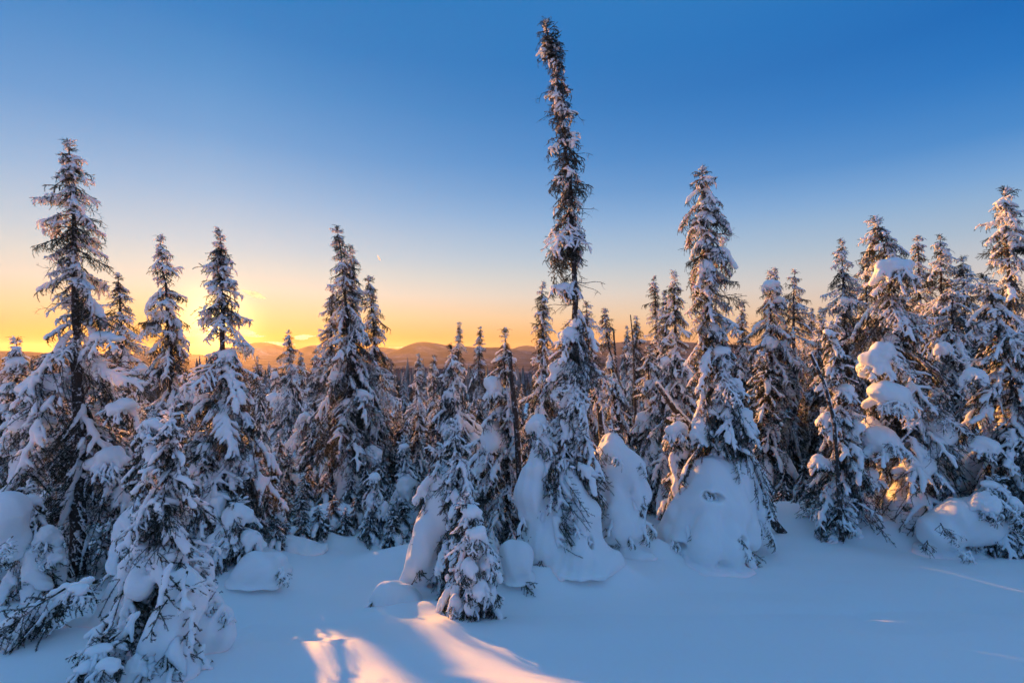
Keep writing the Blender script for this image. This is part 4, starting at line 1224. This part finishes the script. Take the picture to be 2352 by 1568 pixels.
# bent branch reaching in from the left
rng = np.random.default_rng(77)
bp_ = Wp(30, 1440, 4.60)
root = thing('bent_branch', 'snow-covered spruce branch bending in from the left edge above the low bush', 'branch', (bp_[0] - .3, bp_[1] + .1, float(gz(bp_[0], 4.60))))
base = np.array(root.location)
put_bough(rng, root, Wp(225, 1335, 4.70) - base, R(185), R(12), .92, 1)
put_bough(rng, root, Wp(200, 1345, 4.60) - base, R(200), R(25), .8, 1)
put_bough(rng, root, Wp(150, 1350, 4.50) - base, R(215), R(35), .64, 0)
put_bough(rng, root, Wp(210, 1340, 4.80) - base, R(165), R(20), .8, 1)
V, q = tube(np.array([Wp(235, 1330, 4.80) - base, Wp(150, 1345, 4.70) - base, Wp(60, 1400, 4.70) - base, [0, 0, -.1]]), [.012, .02, .026, .035], 8)
link('stem', mk_mesh('stem', V, [q], M_bark), root)
clump(rng, root, base, 95, 1395, 40, 22, 4.60, .1)
clump(rng, root, base, 180, 1350, 30, 14, 4.60, .1)

#FILLERS
# ---------------------------------------------------------------- the crowd of spruces behind: a dozen grown forms, copied


def grown(seed, H, rb, l0, l1, k=.8):
    rng = np.random.default_rng(seed)
    ax = np.array([[rng.normal(0, .02) * H * .5, 0, H], [0, 0, H * .5], [0, 0, 0.05]])
    zz = np.linspace(0, H, 9)
    rr = rb * (1 - zz / H) ** .75 * rng.uniform(.75, 1.2, 9) + .04
    pf = lambda z: (np.interp(z, zz, rr),) * 2
    lf = lambda z: l0 + (l1 - l0) * (1 - z / H)
    acc = dict(V=[], T=[], Q=[], fr=[], SV=[], SQ=[])
    nv = ns = 0
    for (p, az_, dr, L, ld) in plan_boughs(rng, ax, pf, lf, k, (), (15, 48)) + [(ax[0] - [0, 0, .03], 0, R(-80), .14, 0)]:
        ci = min(cls_of(L), 4)
        rw = LOD[ci, max(ld, 0)][rng.integers(3)]
        bare = ld < 0
        M = np.array(bough_matrix(rng, p, az_, dr, L / CLS[ci]))
        V = rw['V'] @ M[:3, :3].T + M[:3, 3]
        SV = rw['SV'] @ M[:3, :3].T + M[:3, 3]
        acc['V'].append(V); acc['T'].append(rw['T'] + nv); acc['Q'].append(rw['Q'] + nv); acc['fr'].append(rw['fr']); nv += len(V)
        if bare:
            continue
        acc['SV'].append(SV); acc['SQ'].append(rw['SQ'] + ns); ns += len(SV)
    c = {k_: np.concatenate(v) for k_, v in acc.items()}
    tv, tq = tube(dense(ax[::-1], 10), np.linspace(.018 * H + .01, .006, 10), 7)
    return (H, mk_mesh('trunk', tv, [tq], M_bark), mk_mesh('crown', c['V'], [c['T'], c['Q']], M_need, c['fr'], False), mk_mesh('snow_load', c['SV'], [c['SQ']], M_snow))


FORMS = [grown(900 + i, *a) for i, a in enumerate([(4.6, .62, .3, 1.6), (5.2, .70, .5, 2.0), (4.2, .70, .9, 2.1), (3.4, .66, 1.0, 2.2), (5.6, .62, .2, 1.4), (3.0, .62, 1.2, 2.2), (2.2, .55, 1.2, 2.2), (1.6, .5, 1.4, 2.2)])]


def copy_form(fi, loc, sc, rot, label, group, wide=1):
    H, a, b_, c = FORMS[fi]
    small = H * sc < 1.0
    root = thing('young_spruce' if small else 'spruce_tree', label, 'tree', loc, group)
    root.scale = (sc * wide, sc * wide, sc)
    root.rotation_euler = (0, 0, rot)
    for nm, me in (('trunk', a), ('crown', b_), ('snow_load', c)):
        link(nm, me, root)


# x, y, height, form, turn, girth of each
FILL = [
    (-9.98, 10.76, 2.7, 5, 2.03, 0.99),
    (-8.9, 11, 2.44, 3, 1.81, 1.13),
    (-7.37, 10.61, 1.8, 6, 3.86, 0.99),
    (-12.47, 11.37, 3.21, 2, 1.2, 0.92),
    (-10.62, 11.68, 2.35, 6, 0.46, 0.92),
    (-6.39, 11.43, 1.93, 7, 5.36, 1.03),
    (-1.89, 11.91, 1.85, 5, 4.31, 0.96),
    (-0.76, 11.32, 2.21, 5, 1.79, 1.01),
    (-13.96, 12.54, 2.27, 6, 4, 0.93),
    (-11.75, 12.66, 2.91, 0, 1.69, 0.85),
    (-8.94, 12.4, 2.48, 5, 5.77, 1.08),
    (-6.99, 12.31, 1.94, 7, 4.34, 1.1),
    (4.92, 12.5, 3.46, 1, 2.75, 1.12),
    (12.61, 12.9, 4.79, 0, 0.7, 1.02),
    (13.56, 12.29, 4.01, 2, 1.46, 0.96),
    (14.45, 12.73, 4.74, 1, 1.38, 0.87),
    (-12.7, 13.31, 2.64, 6, 3.08, 0.85),
    (-8.77, 13.36, 2.01, 6, 2.56, 1),
    (-7.64, 13.45, 1.33, 7, 1.4, 1.05),
    (-6.11, 13.24, 1.36, 7, 4.7, 0.99),
    (-4.61, 13.49, 1.04, 7, 1.17, 1.08),
    (-3.03, 13.48, 2.11, 6, 3.58, 0.94),
    (-2.08, 13.48, 2.38, 6, 2.94, 0.91),
    (-1.27, 13.74, 2.61, 6, 0.79, 1.05),
    (-0.08, 13.02, 2.84, 3, 2.47, 0.88),
    (0.97, 13.32, 2.61, 2, 0.03, 1.02),
    (3.07, 14.31, 2.16, 7, 2.51, 0.89),
    (7.03, 13.4, 3.86, 5, 3.89, 1.1),
    (8.95, 14.13, 4.63, 0, 3.34, 0.89),
    (10.88, 13.4, 4.51, 4, 6.22, 0.93),
    (14.37, 13.73, 5.08, 0, 4.5, 0.99),
    (-13.77, 14.36, 2.61, 6, 5.08, 0.91),
    (-12.57, 14.5, 2.81, 6, 5.96, 1.1),
    (-5.57, 14.59, 1.83, 7, 2.98, 1.13),
    (-2.85, 14.6, 2.42, 5, 4.17, 1.12),
    (-0.33, 14.51, 1.83, 6, 3.97, 1.09),
    (7.38, 14.42, 4.01, 3, 1.74, 1.12),
    (10.17, 14.52, 4.86, 0, 0.9, 1.08),
    (-10.65, 15.81, 1.6, 6, 5.8, 0.94),
    (-9.46, 15.14, 1.99, 6, 5.3, 1.14),
    (-6.45, 15.58, 1.81, 7, 0.65, 1.08),
    (-3.8, 16.14, 1.83, 7, 6.14, 0.92),
    (0.75, 15.68, 2.41, 5, 3.71, 1.13),
    (6.21, 15.92, 3.69, 0, 5.5, 1.01),
    (14.98, 15.59, 4.87, 2, 3.22, 0.94),
    (-7.98, 16.59, 1.37, 7, 2.05, 0.98),
    (-1.19, 16.92, 2.54, 6, 5.16, 0.91),
    (0.34, 16.76, 3.16, 0, 4.42, 0.86),
    (10.49, 16.57, 4.31, 0, 4.35, 0.96),
    (11.63, 17.03, 5.06, 1, 2.96, 0.89),
    (-17.39, 18.34, 2.52, 5, 5.72, 1),
    (-13.64, 17.98, 2.78, 5, 0.26, 1.04),
    (-11.5, 17.98, 2.14, 3, 4.82, 0.86),
    (-9.12, 17.65, 1.09, 7, 0.34, 1.07),
    (-3.8, 17.59, 1.99, 6, 2.29, 1.03),
    (-2.7, 17.63, 2.41, 3, 1.33, 1.1),
    (0.16, 18.11, 3.08, 5, 5.27, 0.94),
    (4.85, 17.42, 2.65, 2, 2.14, 1),
    (10.88, 18.12, 4.62, 4, 2.88, 1.05),
    (13.58, 18.04, 5.83, 1, 3.47, 1),
    (-12.21, 19.11, 2.12, 6, 1.5, 0.97),
    (-3.15, 20.03, 2.41, 5, 2.59, 0.99),
    (0.2, 19.56, 2.87, 3, 4.02, 0.93),
    (2.16, 18.81, 1.95, 7, 0.41, 1.08),
    (3.72, 18.73, 1.81, 6, 1.59, 0.86),
    (12.64, 18.61, 5.41, 2, 1.96, 1.12),
    (-10.74, 20.41, 1.53, 7, 3.14, 1.04),
    (-4.88, 20.84, 2.14, 6, 0.19, 1.1),
    (1.82, 21.25, 2.7, 2, 2.82, 1.03),
    (3.56, 19.99, 2.76, 5, 4.51, 0.94),
    (10.04, 20.35, 4.71, 1, 0.75, 0.87),
    (17.03, 20.52, 5.35, 2, 1.17, 1.03),
    (-22.98, 21.79, 3.57, 0, 5.43, 1),
    (-19.21, 22.17, 2.98, 0, 2.44, 0.99),
    (-14.77, 22.51, 1.18, 7, 0.42, 1.08),
    (-3.53, 22.72, 2.44, 5, 3.64, 0.97),
    (14.99, 21.87, 5.98, 1, 5.08, 1.13),
    (16.35, 22.13, 5.74, 4, 3.75, 0.97),
    (-20.49, 24.01, 2.64, 6, 4.17, 1.12),
    (-15.28, 23.69, 1.7, 7, 2.41, 1.02),
    (-12.11, 23.34, 0.95, 7, 4.85, 0.95),
    (1.1, 23.23, 3.26, 0, 3.27, 1.03),
    (4.74, 23.71, 3.01, 5, 1.21, 1.11),
    (9.12, 24.08, 4.6, 2, 0.19, 1.14),
    (11.41, 23.08, 4.86, 1, 5.53, 1.06),
    (-6.54, 25.59, 1.24, 7, 2.6, 1.01),
    (-3.52, 25.16, 2.13, 3, 0.85, 0.87),
    (1.14, 25.47, 2.45, 6, 2.5, 1.11),
    (2.36, 25.22, 3.48, 4, 0.82, 1.09),
    (4.19, 24.83, 1.93, 5, 0.32, 1.14),
    (5.51, 26.1, 2.94, 2, 2.96, 0.95),
    (11.21, 24.67, 4.57, 3, 6.19, 0.86),
    (23.94, 25.37, 6.1, 0, 6.13, 1.01),
    (-28.34, 26.96, 4.09, 0, 1.23, 1.04),
    (-17.79, 27, 1.24, 7, 4.56, 0.93),
    (-13.8, 26.49, 1.05, 7, 0.89, 1.06),
    (9.75, 26.89, 3.96, 3, 5.98, 1.1),
    (-6.39, 28.77, 1.18, 7, 1.31, 1),
    (-2.93, 28.98, 2.61, 3, 0.81, 0.9),
    (13.77, 29.9, 5.22, 2, 2.69, 0.87),
    (-28.81, 29.74, 2.55, 2, 1.33, 0.96),
    (-20.16, 30.94, 1.74, 6, 4.19, 1.04),
    (-5.52, 30.87, 1.53, 6, 2.25, 0.9),
    (-32.59, 32.71, 3.76, 5, 2.23, 1.11),
    (-30.43, 33.12, 2.98, 0, 0.65, 1.02),
    (-7.97, 32.67, 1.13, 7, 5.46, 0.85),
    (-6.22, 32.93, 2.03, 6, 2.4, 0.88),
    (-2.29, 32.72, 2.42, 5, 1.85, 1.05),
    (1.52, 32.65, 3.53, 3, 4.65, 0.97),
    (6.19, 32.59, 3.77, 5, 4.33, 0.91),
    (12.07, 32.64, 4.74, 0, 3.27, 1.09),
    (15.9, 32.69, 5.08, 4, 0.7, 0.96),
    (19.19, 32.44, 5.78, 4, 1.98, 0.91),
    (11.06, 34.9, 4.51, 2, 2.81, 1.1),
    (-34.75, 36.86, 2.63, 2, 0.44, 1.15),
    (-0.98, 37.59, 3.11, 5, 0.08, 1.04),
    (14.06, 37.28, 5.26, 1, 3.76, 0.91),
    (-34.37, 39.29, 2.87, 0, 2.98, 1.14),
    (-1.2, 44.05, 3.05, 5, 4.44, 1.15),
    (19.77, 44.87, 5.74, 0, 0.81, 1.14),
    (-28.19, 46.16, 4.07, 1, 0.57, 0.91),
    (-23.63, 47.08, 5.38, 0, 1.39, 1.11),
    (-27.13, 47.58, 3.43, 1, 5.92, 0.91),
    (-25.18, 48.53, 3.8, 1, 1.95, 1.15),
    (-8.45, 49.29, 5.14, 0, 5.31, 1.03),
    (-26.14, 49.75, 3.74, 2, 0.56, 1.27),
    (-17.82, 50.78, 3.86, 2, 3.59, 1.25),
    (-19.24, 51.46, 4.11, 4, 1.81, 1.08),
    (-26.86, 51.73, 4.95, 0, 0.29, 1.15),
    (-18.8, 52.46, 4.24, 2, 0.91, 1.17),
    (-7.26, 53, 4.6, 3, 1.74, 1.04),
    (-26.2, 54.17, 4.43, 2, 0.63, 0.92),
    (-12.19, 54.51, 4.55, 1, 0.77, 1.27),
    (-36.24, 55.25, 3.99, 0, 5.63, 1.28),
    (-6.18, 56.25, 3.24, 2, 2.02, 0.96),
    (-9.52, 56.89, 5.11, 0, 1.84, 0.98),
    (-33.96, 57.44, 4.04, 1, 2.08, 0.9),
    (-33.09, 57.86, 4.92, 2, 6.26, 1.13),
    (-32.35, 58.83, 5.22, 0, 0.37, 0.92),
    (-16.34, 59.33, 3.53, 0, 3.43, 1.13),
    (-39.1, 60.14, 5.04, 2, 4.86, 1.06),
    (-24.01, 61.3, 3.73, 3, 3.09, 0.99),
    (-18.02, 61.61, 4.14, 1, 3.13, 0.91),
    (-32.91, 62.18, 3.66, 1, 2.62, 1),
    (-9.44, 62.92, 3.89, 0, 6.22, 1.06),
    (-18.48, 64.02, 4.94, 0, 3.1, 0.94),
    (-10.29, 64.23, 5.18, 1, 2.11, 1.16),
    (-19.3, 65.34, 4.99, 4, 1.35, 1.22),
    (-31.24, 66.04, 4.06, 3, 0.47, 1.29),
    (-18.73, 66.84, 3.3, 4, 0.8, 1.29),
    (-42.8, 67.33, 3.57, 3, 3.57, 1.2),
    (-37.06, 68.21, 3.21, 1, 0.08, 1.25),
    (-13.5, 68.34, 4.92, 1, 3.46, 1.25),
    (-19.24, 69.1, 3.93, 4, 4.86, 1.09),
    (-45.91, 70.02, 3.28, 4, 0.71, 1.12),
    (-15.41, 70.53, 3.29, 0, 4.82, 1.11),
    (-12.88, 71.05, 5.02, 0, 6.03, 1.08),
    (-7.19, 71.88, 4.05, 3, 5.37, 1.06),
    (-9.83, 72.49, 4.96, 2, 3.22, 1.07),
    (-16, 73.73, 3.35, 1, 4, 1.27),
    (-44.64, 74.16, 4.43, 2, 5.49, 0.97),
    (-28.51, 74.63, 3.94, 4, 6.12, 0.9),
    (-22.01, 75.33, 3.47, 0, 3.06, 1.19),
    (-47.79, 76.25, 3.74, 2, 2.24, 1.21),
    (-23.55, 77.29, 4.69, 4, 5.7, 1.12),
    (-16.64, 77.94, 4.45, 4, 4.94, 1.15),
    (-4.65, 18, 3.2, 0, 1, 1.1),  # this and the next two spruces added to block stray sun streaks
    (-4.35, 18.4, 2.7, 2, 2, 1.1),
    (-1.48, 18, 2.4, 3, 0.5, 1.2),
    (-5.55, 8.73, 0.9, 7, 2.2, 1.15),
    (-5.02, 8.42, 0.8, 7, 5.09, 1.28),
    (-4.68, 8.76, 0.8, 7, 3.92, 1.39),
    (-4.8, 9.48, 0.9, 6, 0.37, 1.33),
    (-4.87, 9.98, 0.8, 7, 4.28, 1.32),
    (-5.03, 10.7, 0.9, 7, 3.2, 1.04),
    (-4.39, 10.21, 0.7, 6, 4.15, 1.39),
    (-4.89, 11.43, 0.9, 7, 1.03, 1.28),
    (-5.15, 12.36, 1.1, 6, 2.52, 1.17),
    (-4.48, 11.59, 0.8, 7, 3.4, 1.26),
    (-4.58, 12.35, 1, 7, 1.64, 1.38),
    (-3.74, 11.24, 0.8, 7, 0.71, 1.09),
    (-3.99, 12.2, 1.2, 5, 0.18, 1.33),
    (-3.18, 10.34, 0.8, 6, 4.24, 1.02),
    (-3.49, 11.54, 1.1, 7, 1.39, 1.03),
    (-3.24, 12.02, 1.2, 6, 2.16, 1.25),
    (-2.72, 10.86, 1, 6, 2.13, 1.18),
    (-2.8, 12.06, 1.4, 5, 6, 1.07),
    (-2.38, 12.05, 1.3, 5, 4.81, 1.09),
    (-5.57, 10.69, 1.1, 7, 1.13, 1.32),
    (-5.56, 10.12, 1, 6, 6.18, 1.4),
    (-5.94, 11.98, 1.2, 6, 5.54, 1.27),
    (7.41, 14.19, 1.3, 6, 3.08, 1.14),
    (7.29, 12.93, 1, 7, 1.02, 1.12),
    (7.55, 12.54, 1.2, 6, 4.43, 1.09),
    (7.52, 12.1, 0.9, 7, 0.02, 1.01),
    (8.51, 11.68, 0.9, 6, 1.51, 1.17),
    (9.63, 12.88, 1.4, 6, 4.78, 1.17),
    (8.37, 10.88, 0.7, 6, 3.64, 1.14),
    (9.84, 11.49, 1.2, 5, 0.11, 1.28),
    (10.76, 12.08, 1.5, 5, 5.72, 1.21),
    (11.88, 12.97, 1.6, 5, 4.46, 1.08),
    (11.73, 12.3, 1.3, 6, 3.91, 1.05),
    (11.95, 11.5, 1.2, 6, 3.65, 1.03),
    (6.96, 14.84, 1.6, 6, 0.89, 1.04),
    (4.09, 15.09, 1, 7, 4.14, 1.37),
    (5.06, 16.7, 1.3, 6, 3.91, 1.19),
    (4.94, 15.16, 1, 7, 1.5, 1.13),
    (5.52, 18.55, 1.6, 6, 2.3, 1.34),
    (4.55, 17.33, 1.4, 5, 3.15, 1.28),
    (-7.12, 11.6, 2.34, 5, 3.15, 1.28),
    (-6.2, 15.5, 2.16, 5, 4.28, 1.14),
    (-4.44, 14.68, 1.98, 3, 5.62, 1.25),
    (-3.81, 15.24, 1.8, 5, 0.84, 1.2),
    (-3.44, 16.84, 1.8, 3, 5.88, 1.24),
    (-2.93, 16.83, 1.71, 5, 2.02, 1.05),
    (-1.37, 17.29, 2.16, 5, 5, 1.15),
    (-0.86, 16.6, 1.98, 3, 2.56, 1.15),
    (0.63, 16.81, 2.16, 2, 1.07, 1.08),
    (2.85, 16.75, 1.98, 5, 5.57, 1.35),
    (4.65, 19.36, 2.34, 5, 2.25, 1.29),
    (5.94, 22.74, 1.98, 3, 5.23, 1.08),
    (7.47, 20.19, 2.7, 3, 0.27, 1.32),
    (8.79, 18.87, 2.34, 3, 5.82, 1.39),
    (8.76, 17.11, 1.98, 2, 3.81, 1.04),
    (10.18, 16.7, 2.34, 3, 0.62, 1),
    (12.12, 16.82, 2.16, 3, 3.99, 1.19),
    (14.78, 16.82, 2.52, 3, 5.61, 1.01),
    (15.71, 16.31, 2.52, 2, 3.09, 1.34),
    (17.65, 20.27, 3.06, 5, 5, 1.22),
    (13.51, 21.67, 2.88, 2, 5.27, 1.05),
    (7.03, 27.39, 2.52, 2, 5.06, 1.33),
    (8.4, 26.49, 2.88, 5, 4.3, 1.25),
    (7.11, 28.9, 2.88, 5, 5.31, 1.39),
    (5.33, 27.44, 2.7, 3, 3.95, 1.18),
    (1, 27.3, 2.34, 3, 5.02, 1.16),
    (-4.47, 7.98, 0.6, 6, 4.8, 1.38),
    (-4.04, 8.3, 0.55, 6, 3.36, 1.73),
    (-3.88, 8.97, 0.6, 7, 0.21, 1.34),
    (-3.66, 9.16, 0.6, 7, 2.81, 1.55),
    (-3.59, 9.73, 0.7, 6, 0.74, 1.76),
    (-3.29, 9.58, 0.55, 7, 1.25, 1.5),
    (-3.2, 9.95, 0.7, 6, 1.32, 1.43),
    (-2.72, 9.29, 0.6, 7, 0.38, 1.33),
    (-2.26, 9.16, 0.7, 6, 1.28, 1.8),
    (-2.19, 9.73, 0.8, 6, 0.54, 1.62),
    (-4.19, 9.58, 0.7, 6, 1.3, 1.56),
    (-4.71, 8.09, 0.7, 7, 4.02, 1.43),
    (-4.83, 7.88, 0.6, 7, 1.84, 1.64),
    (6.45, 11.58, 0.6, 7, 5.25, 1.88),
    (6.85, 11.2, 0.6, 6, 4.96, 1.48),
    (7.19, 11.02, 0.55, 7, 5.88, 1.8),
    (8.58, 10.35, 0.6, 6, 1.21, 1.85),
    (8.5, 10.67, 0.7, 7, 6.01, 1.7),
    (9.47, 10.84, 0.8, 7, 4.08, 1.89),
    (10.8, 10.35, 0.9, 7, 1.27, 1.5),
    (0.95, 14.57, 1.2, 6, 3.53, 1.37),
    (-4.11, 8.77, 0.5, 7, 0.75, 1.42),
    (-10.55, 20, 4.3, 2, 1, 1.05),  # added to throw shade between the two sunlit snow patches
    (-9.35, 18, 3.2, 3, 2, .8),  # added along the same sun rays, widening that shaded strip
]
BINS = [(120, 'at the left edge'), (400, 'behind the tall gaunt spruce'), (540, 'behind the sun tree'), (740, 'in the orange gap by the sun tree'), (900, 'behind the twin pair'), (1120, 'in the wooded valley gap'),
        (1330, 'behind the towering spruce'), (1560, 'in the hollow beyond the hooded hump'), (1740, 'behind the spruce on the mound'), (1980, 'behind the stooped spruce'), (2200, 'behind the big snow-capped spruce'), (9999, 'at the right edge')]
SHAPE = ['slim', 'pointed', 'full', 'heavily loaded', 'thin', 'plump', 'short', 'young']
ORD = ['first', 'second', 'third', 'fourth', 'fifth', 'sixth', 'seventh', 'eighth', 'ninth', 'tenth', 'eleventh', 'twelfth', 'thirteenth', 'fourteenth', 'fifteenth']
seen = {}
for f_ in sorted(FILL, key=lambda q: q[0] / q[1]):
    X, Y, h, fi, rot, wide = f_
    px = (X / Y * F + 512) / PX
    where = next(w for lim, w in BINS if px < lim)
    dep = 'close' if Y < 14 else 'midway' if Y < 22 else 'far'
    k_ = (SHAPE[fi], dep, where)
    seen[k_] = seen.get(k_, 0) + 1
    lab = '%s snowy spruce %s %s, %s from left' % (SHAPE[fi], dep, where, ORD[min(seen[k_], 15) - 1])
    copy_form(fi, (X, Y, float(gz(X, Y)) - .05), h / FORMS[fi][0], rot, lab, 'forest spruces ' + where, wide)

# the wood down the slope and across the valley: one mass of small trees
rng = np.random.default_rng(21)
n_ = 17000
Yv = np.exp(rng.uniform(math.log(75), math.log(1750), n_))
Xv = (rng.uniform(-1.25, 1.1, n_)) * Yv
Zv = zfar(Xv, Yv)
hv = rng.uniform(3.5, 9, n_)
rv = hv * rng.uniform(.10, .17, n_)
an = np.arange(5) / 5 * 2 * np.pi
ring = np.stack([np.cos(an), np.sin(an)], 1)
V = np.zeros((n_, 17, 3))
for t_, (z0, z1, w) in enumerate([(0.02, .5, 1.0), (.3, .78, .72), (.6, 1.0, .42)]):
    if t_ == 2:
        k0 = 12; m_ = 4
        r4 = np.stack([np.cos(np.arange(4) * np.pi / 2), np.sin(np.arange(4) * np.pi / 2)], 1)
        rg_ = r4
    else:
        k0 = t_ * 6; m_ = 5; rg_ = ring
    jit = rng.uniform(.7, 1.3, (n_, m_, 1))
    V[:, k0:k0 + m_, :2] = rg_[None] * rv[:, None, None] * w * jit
    V[:, k0:k0 + m_, 2] = hv[:, None] * (z0 + rng.uniform(-.05, .05, (n_, m_)))
    V[:, k0 + m_, 2] = hv * z1
V[..., 0] += Xv[:, None]; V[..., 1] += Yv[:, None]; V[..., 2] += Zv[:, None]
tri = [[i, (i + 1) % 5, 5] for i in range(5)] + [[6 + i, 6 + (i + 1) % 5, 11] for i in range(5)] + [[12 + i, 12 + (i + 1) % 4, 16] for i in range(4)]
tri = (np.array(tri)[None] + np.arange(n_)[:, None, None] * 17).reshape(-1, 3)
fr = np.clip(rng.uniform(-.05, 1.0, (n_, 17)), 0, 1)
o = link('valley_forest', mk_mesh('valley_forest', V.reshape(-1, 3), [tri], M_need, fr.ravel(), False))
o['kind'] = 'stuff'
o['label'] = 'mass of snowy spruces filling the valley and the far ridge'

# ---------------------------------------------------------------- haze, clouds, vapour trails
bm_v = np.array([(x, y, z) for x in (-52000, 52000) for y in (-60, 25500) for z in (-320, 330)], float)
bf = np.array([[0, 1, 3, 2], [4, 6, 7, 5], [0, 4, 5, 1], [2, 3, 7, 6], [0, 2, 6, 4], [1, 5, 7, 3]])
M_haze = bpy.data.materials.new('haze')
M_haze.use_nodes = True
t = M_haze.node_tree
t.nodes.remove(t.nodes['Principled BSDF'])
pv = t.nodes.new('ShaderNodeVolumePrincipled')
pv.inputs['Color'].default_value = (.95, .82, .74, 1)
pv.inputs['Density'].default_value = HAZE_D
pv.inputs['Anisotropy'].default_value = .60
t.links.new(pv.outputs[0], t.nodes['Material Output'].inputs['Volume'])
o = link('haze', mk_mesh('haze', bm_v, [bf], M_haze, None, False))
o['kind'] = 'stuff'

M_cloud = bpy.data.materials.new('thin_cloud')
M_cloud.use_nodes = True
t = M_cloud.node_tree
b = t.nodes['Principled BSDF']
b.inputs['Base Color'].default_value = (.9, .9, .9, 1)
b.inputs['Roughness'].default_value = 1
b.inputs['Specular IOR Level'].default_value = 0
trl = t.nodes.new('ShaderNodeBsdfTranslucent'); trl.inputs[0].default_value = (1, 1, 1, 1)
m1 = t.nodes.new('ShaderNodeMixShader'); m1.inputs[0].default_value = .8
tp_ = t.nodes.new('ShaderNodeBsdfTransparent')
m2 = t.nodes.new('ShaderNodeMixShader')
lw = t.nodes.new('ShaderNodeLayerWeight'); lw.inputs[0].default_value = .5
n = nz(t, 2.5, 5, .6)
rp = t.nodes.new('ShaderNodeMapRange'); rp.inputs[1].default_value = .22; rp.inputs[2].default_value = .52
t.links.new(n.outputs[0], rp.inputs[0])
sb = t.nodes.new('ShaderNodeMath'); sb.operation = 'MULTIPLY_ADD'; sb.inputs[1].default_value = -1; sb.inputs[2].default_value = 1; sb.use_clamp = True
t.links.new(lw.outputs['Facing'], sb.inputs[0])
ml = t.nodes.new('ShaderNodeMath'); ml.operation = 'MULTIPLY'; ml.use_clamp = True
t.links.new(sb.outputs[0], ml.inputs[0]); t.links.new(rp.outputs[0], ml.inputs[1])
t.links.new(ml.outputs[0], m2.inputs[0])
t.links.new(b.outputs[0], m1.inputs[1]); t.links.new(trl.outputs[0], m1.inputs[2])
t.links.new(tp_.outputs[0], m2.inputs[1]); t.links.new(m1.outputs[0], m2.inputs[2])
t.links.new(m2.outputs[0], t.nodes['Material Output'].inputs[0])


def cloud(seed, label, parts, Y=32000, name='cloud', thick=1.0, cat='cloud'):
    """parts: (x, y, rx, ry, tilt) in grid pixels"""
    rng = np.random.default_rng(seed)
    km = 1000.0
    c0 = Wp(parts[0][0], parts[0][1], Y)
    S_ = Snow(min(p[3] for p in parts) * Y * PX / F / km * .3, .05, .02, 6, seed)
    for (x, y, rx, ry, tl) in parts:
        c = (Wp(x, y, Y) - c0) / km
        a, b2 = rx * Y * PX / F / km, ry * Y * PX / F / km
        d = np.array([math.cos(R(tl)), 0, -math.sin(R(tl))])
        nseg = 6
        for i in range(nseg):
            q0 = c + d * a * (2 * i / nseg - 1); q1 = c + d * a * (2 * (i + 1) / nseg - 1)
            f0 = 1 - abs(2 * i / nseg - 1) ** 1.6; f1 = 1 - abs(2 * (i + 1) / nseg - 1) ** 1.6
            S_.cap(q0, q1, b2 * max(.12, f0), b2 * max(.12, f1))
    o = link(name, S_.mesh(name, M_cloud))
    o.location = c0
    o.scale = (km, km, km)
    o['label'] = label; o['category'] = cat
    return o


cloud(1, 'bright billowed cloud left of the sun tree, nearly white with sunlight', [(446, 762, 26, 9, 0), (462, 757, 16, 8, 0), (430, 768, 18, 5, 0)])
cloud(2, 'bright cloud touching the right side of the sun tree', [(562, 762, 26, 7, 5), (580, 770, 26, 3, 4)])
cloud(3, 'small white cloud streak right of the bright cloud by the sun tree', [(580, 768, 18, 2.5, 3), (600, 771, 14, 1.5, 0)])
cloud(4, 'long glowing cloud bank low over the dome-shaped mountain', [(560, 790, 40, 4, 2), (610, 787, 50, 3, -2), (650, 790, 30, 2.5, 0)])
cloud(5, 'faint round cloud puff above the gap between the two far mountains', [(698, 772, 28, 5, -3), (690, 777, 22, 3, 0)])
cloud(6, 'thin long cloud streak low above the broad snowy mountain', [(930, 797, 70, 1.2, 0), (1000, 796, 60, 1.0, 0)])
cloud(7, 'white spindle-shaped vapour trail to the upper right of the sun tree', [(584, 675, 30, 8, 20)], name='vapour_trail', cat='vapour trail')
cloud(8, 'thin short vapour trail high right of the twin pair of spruces', [(870, 591, 10, 1.5, 62)], name='vapour_trail', cat='vapour trail')
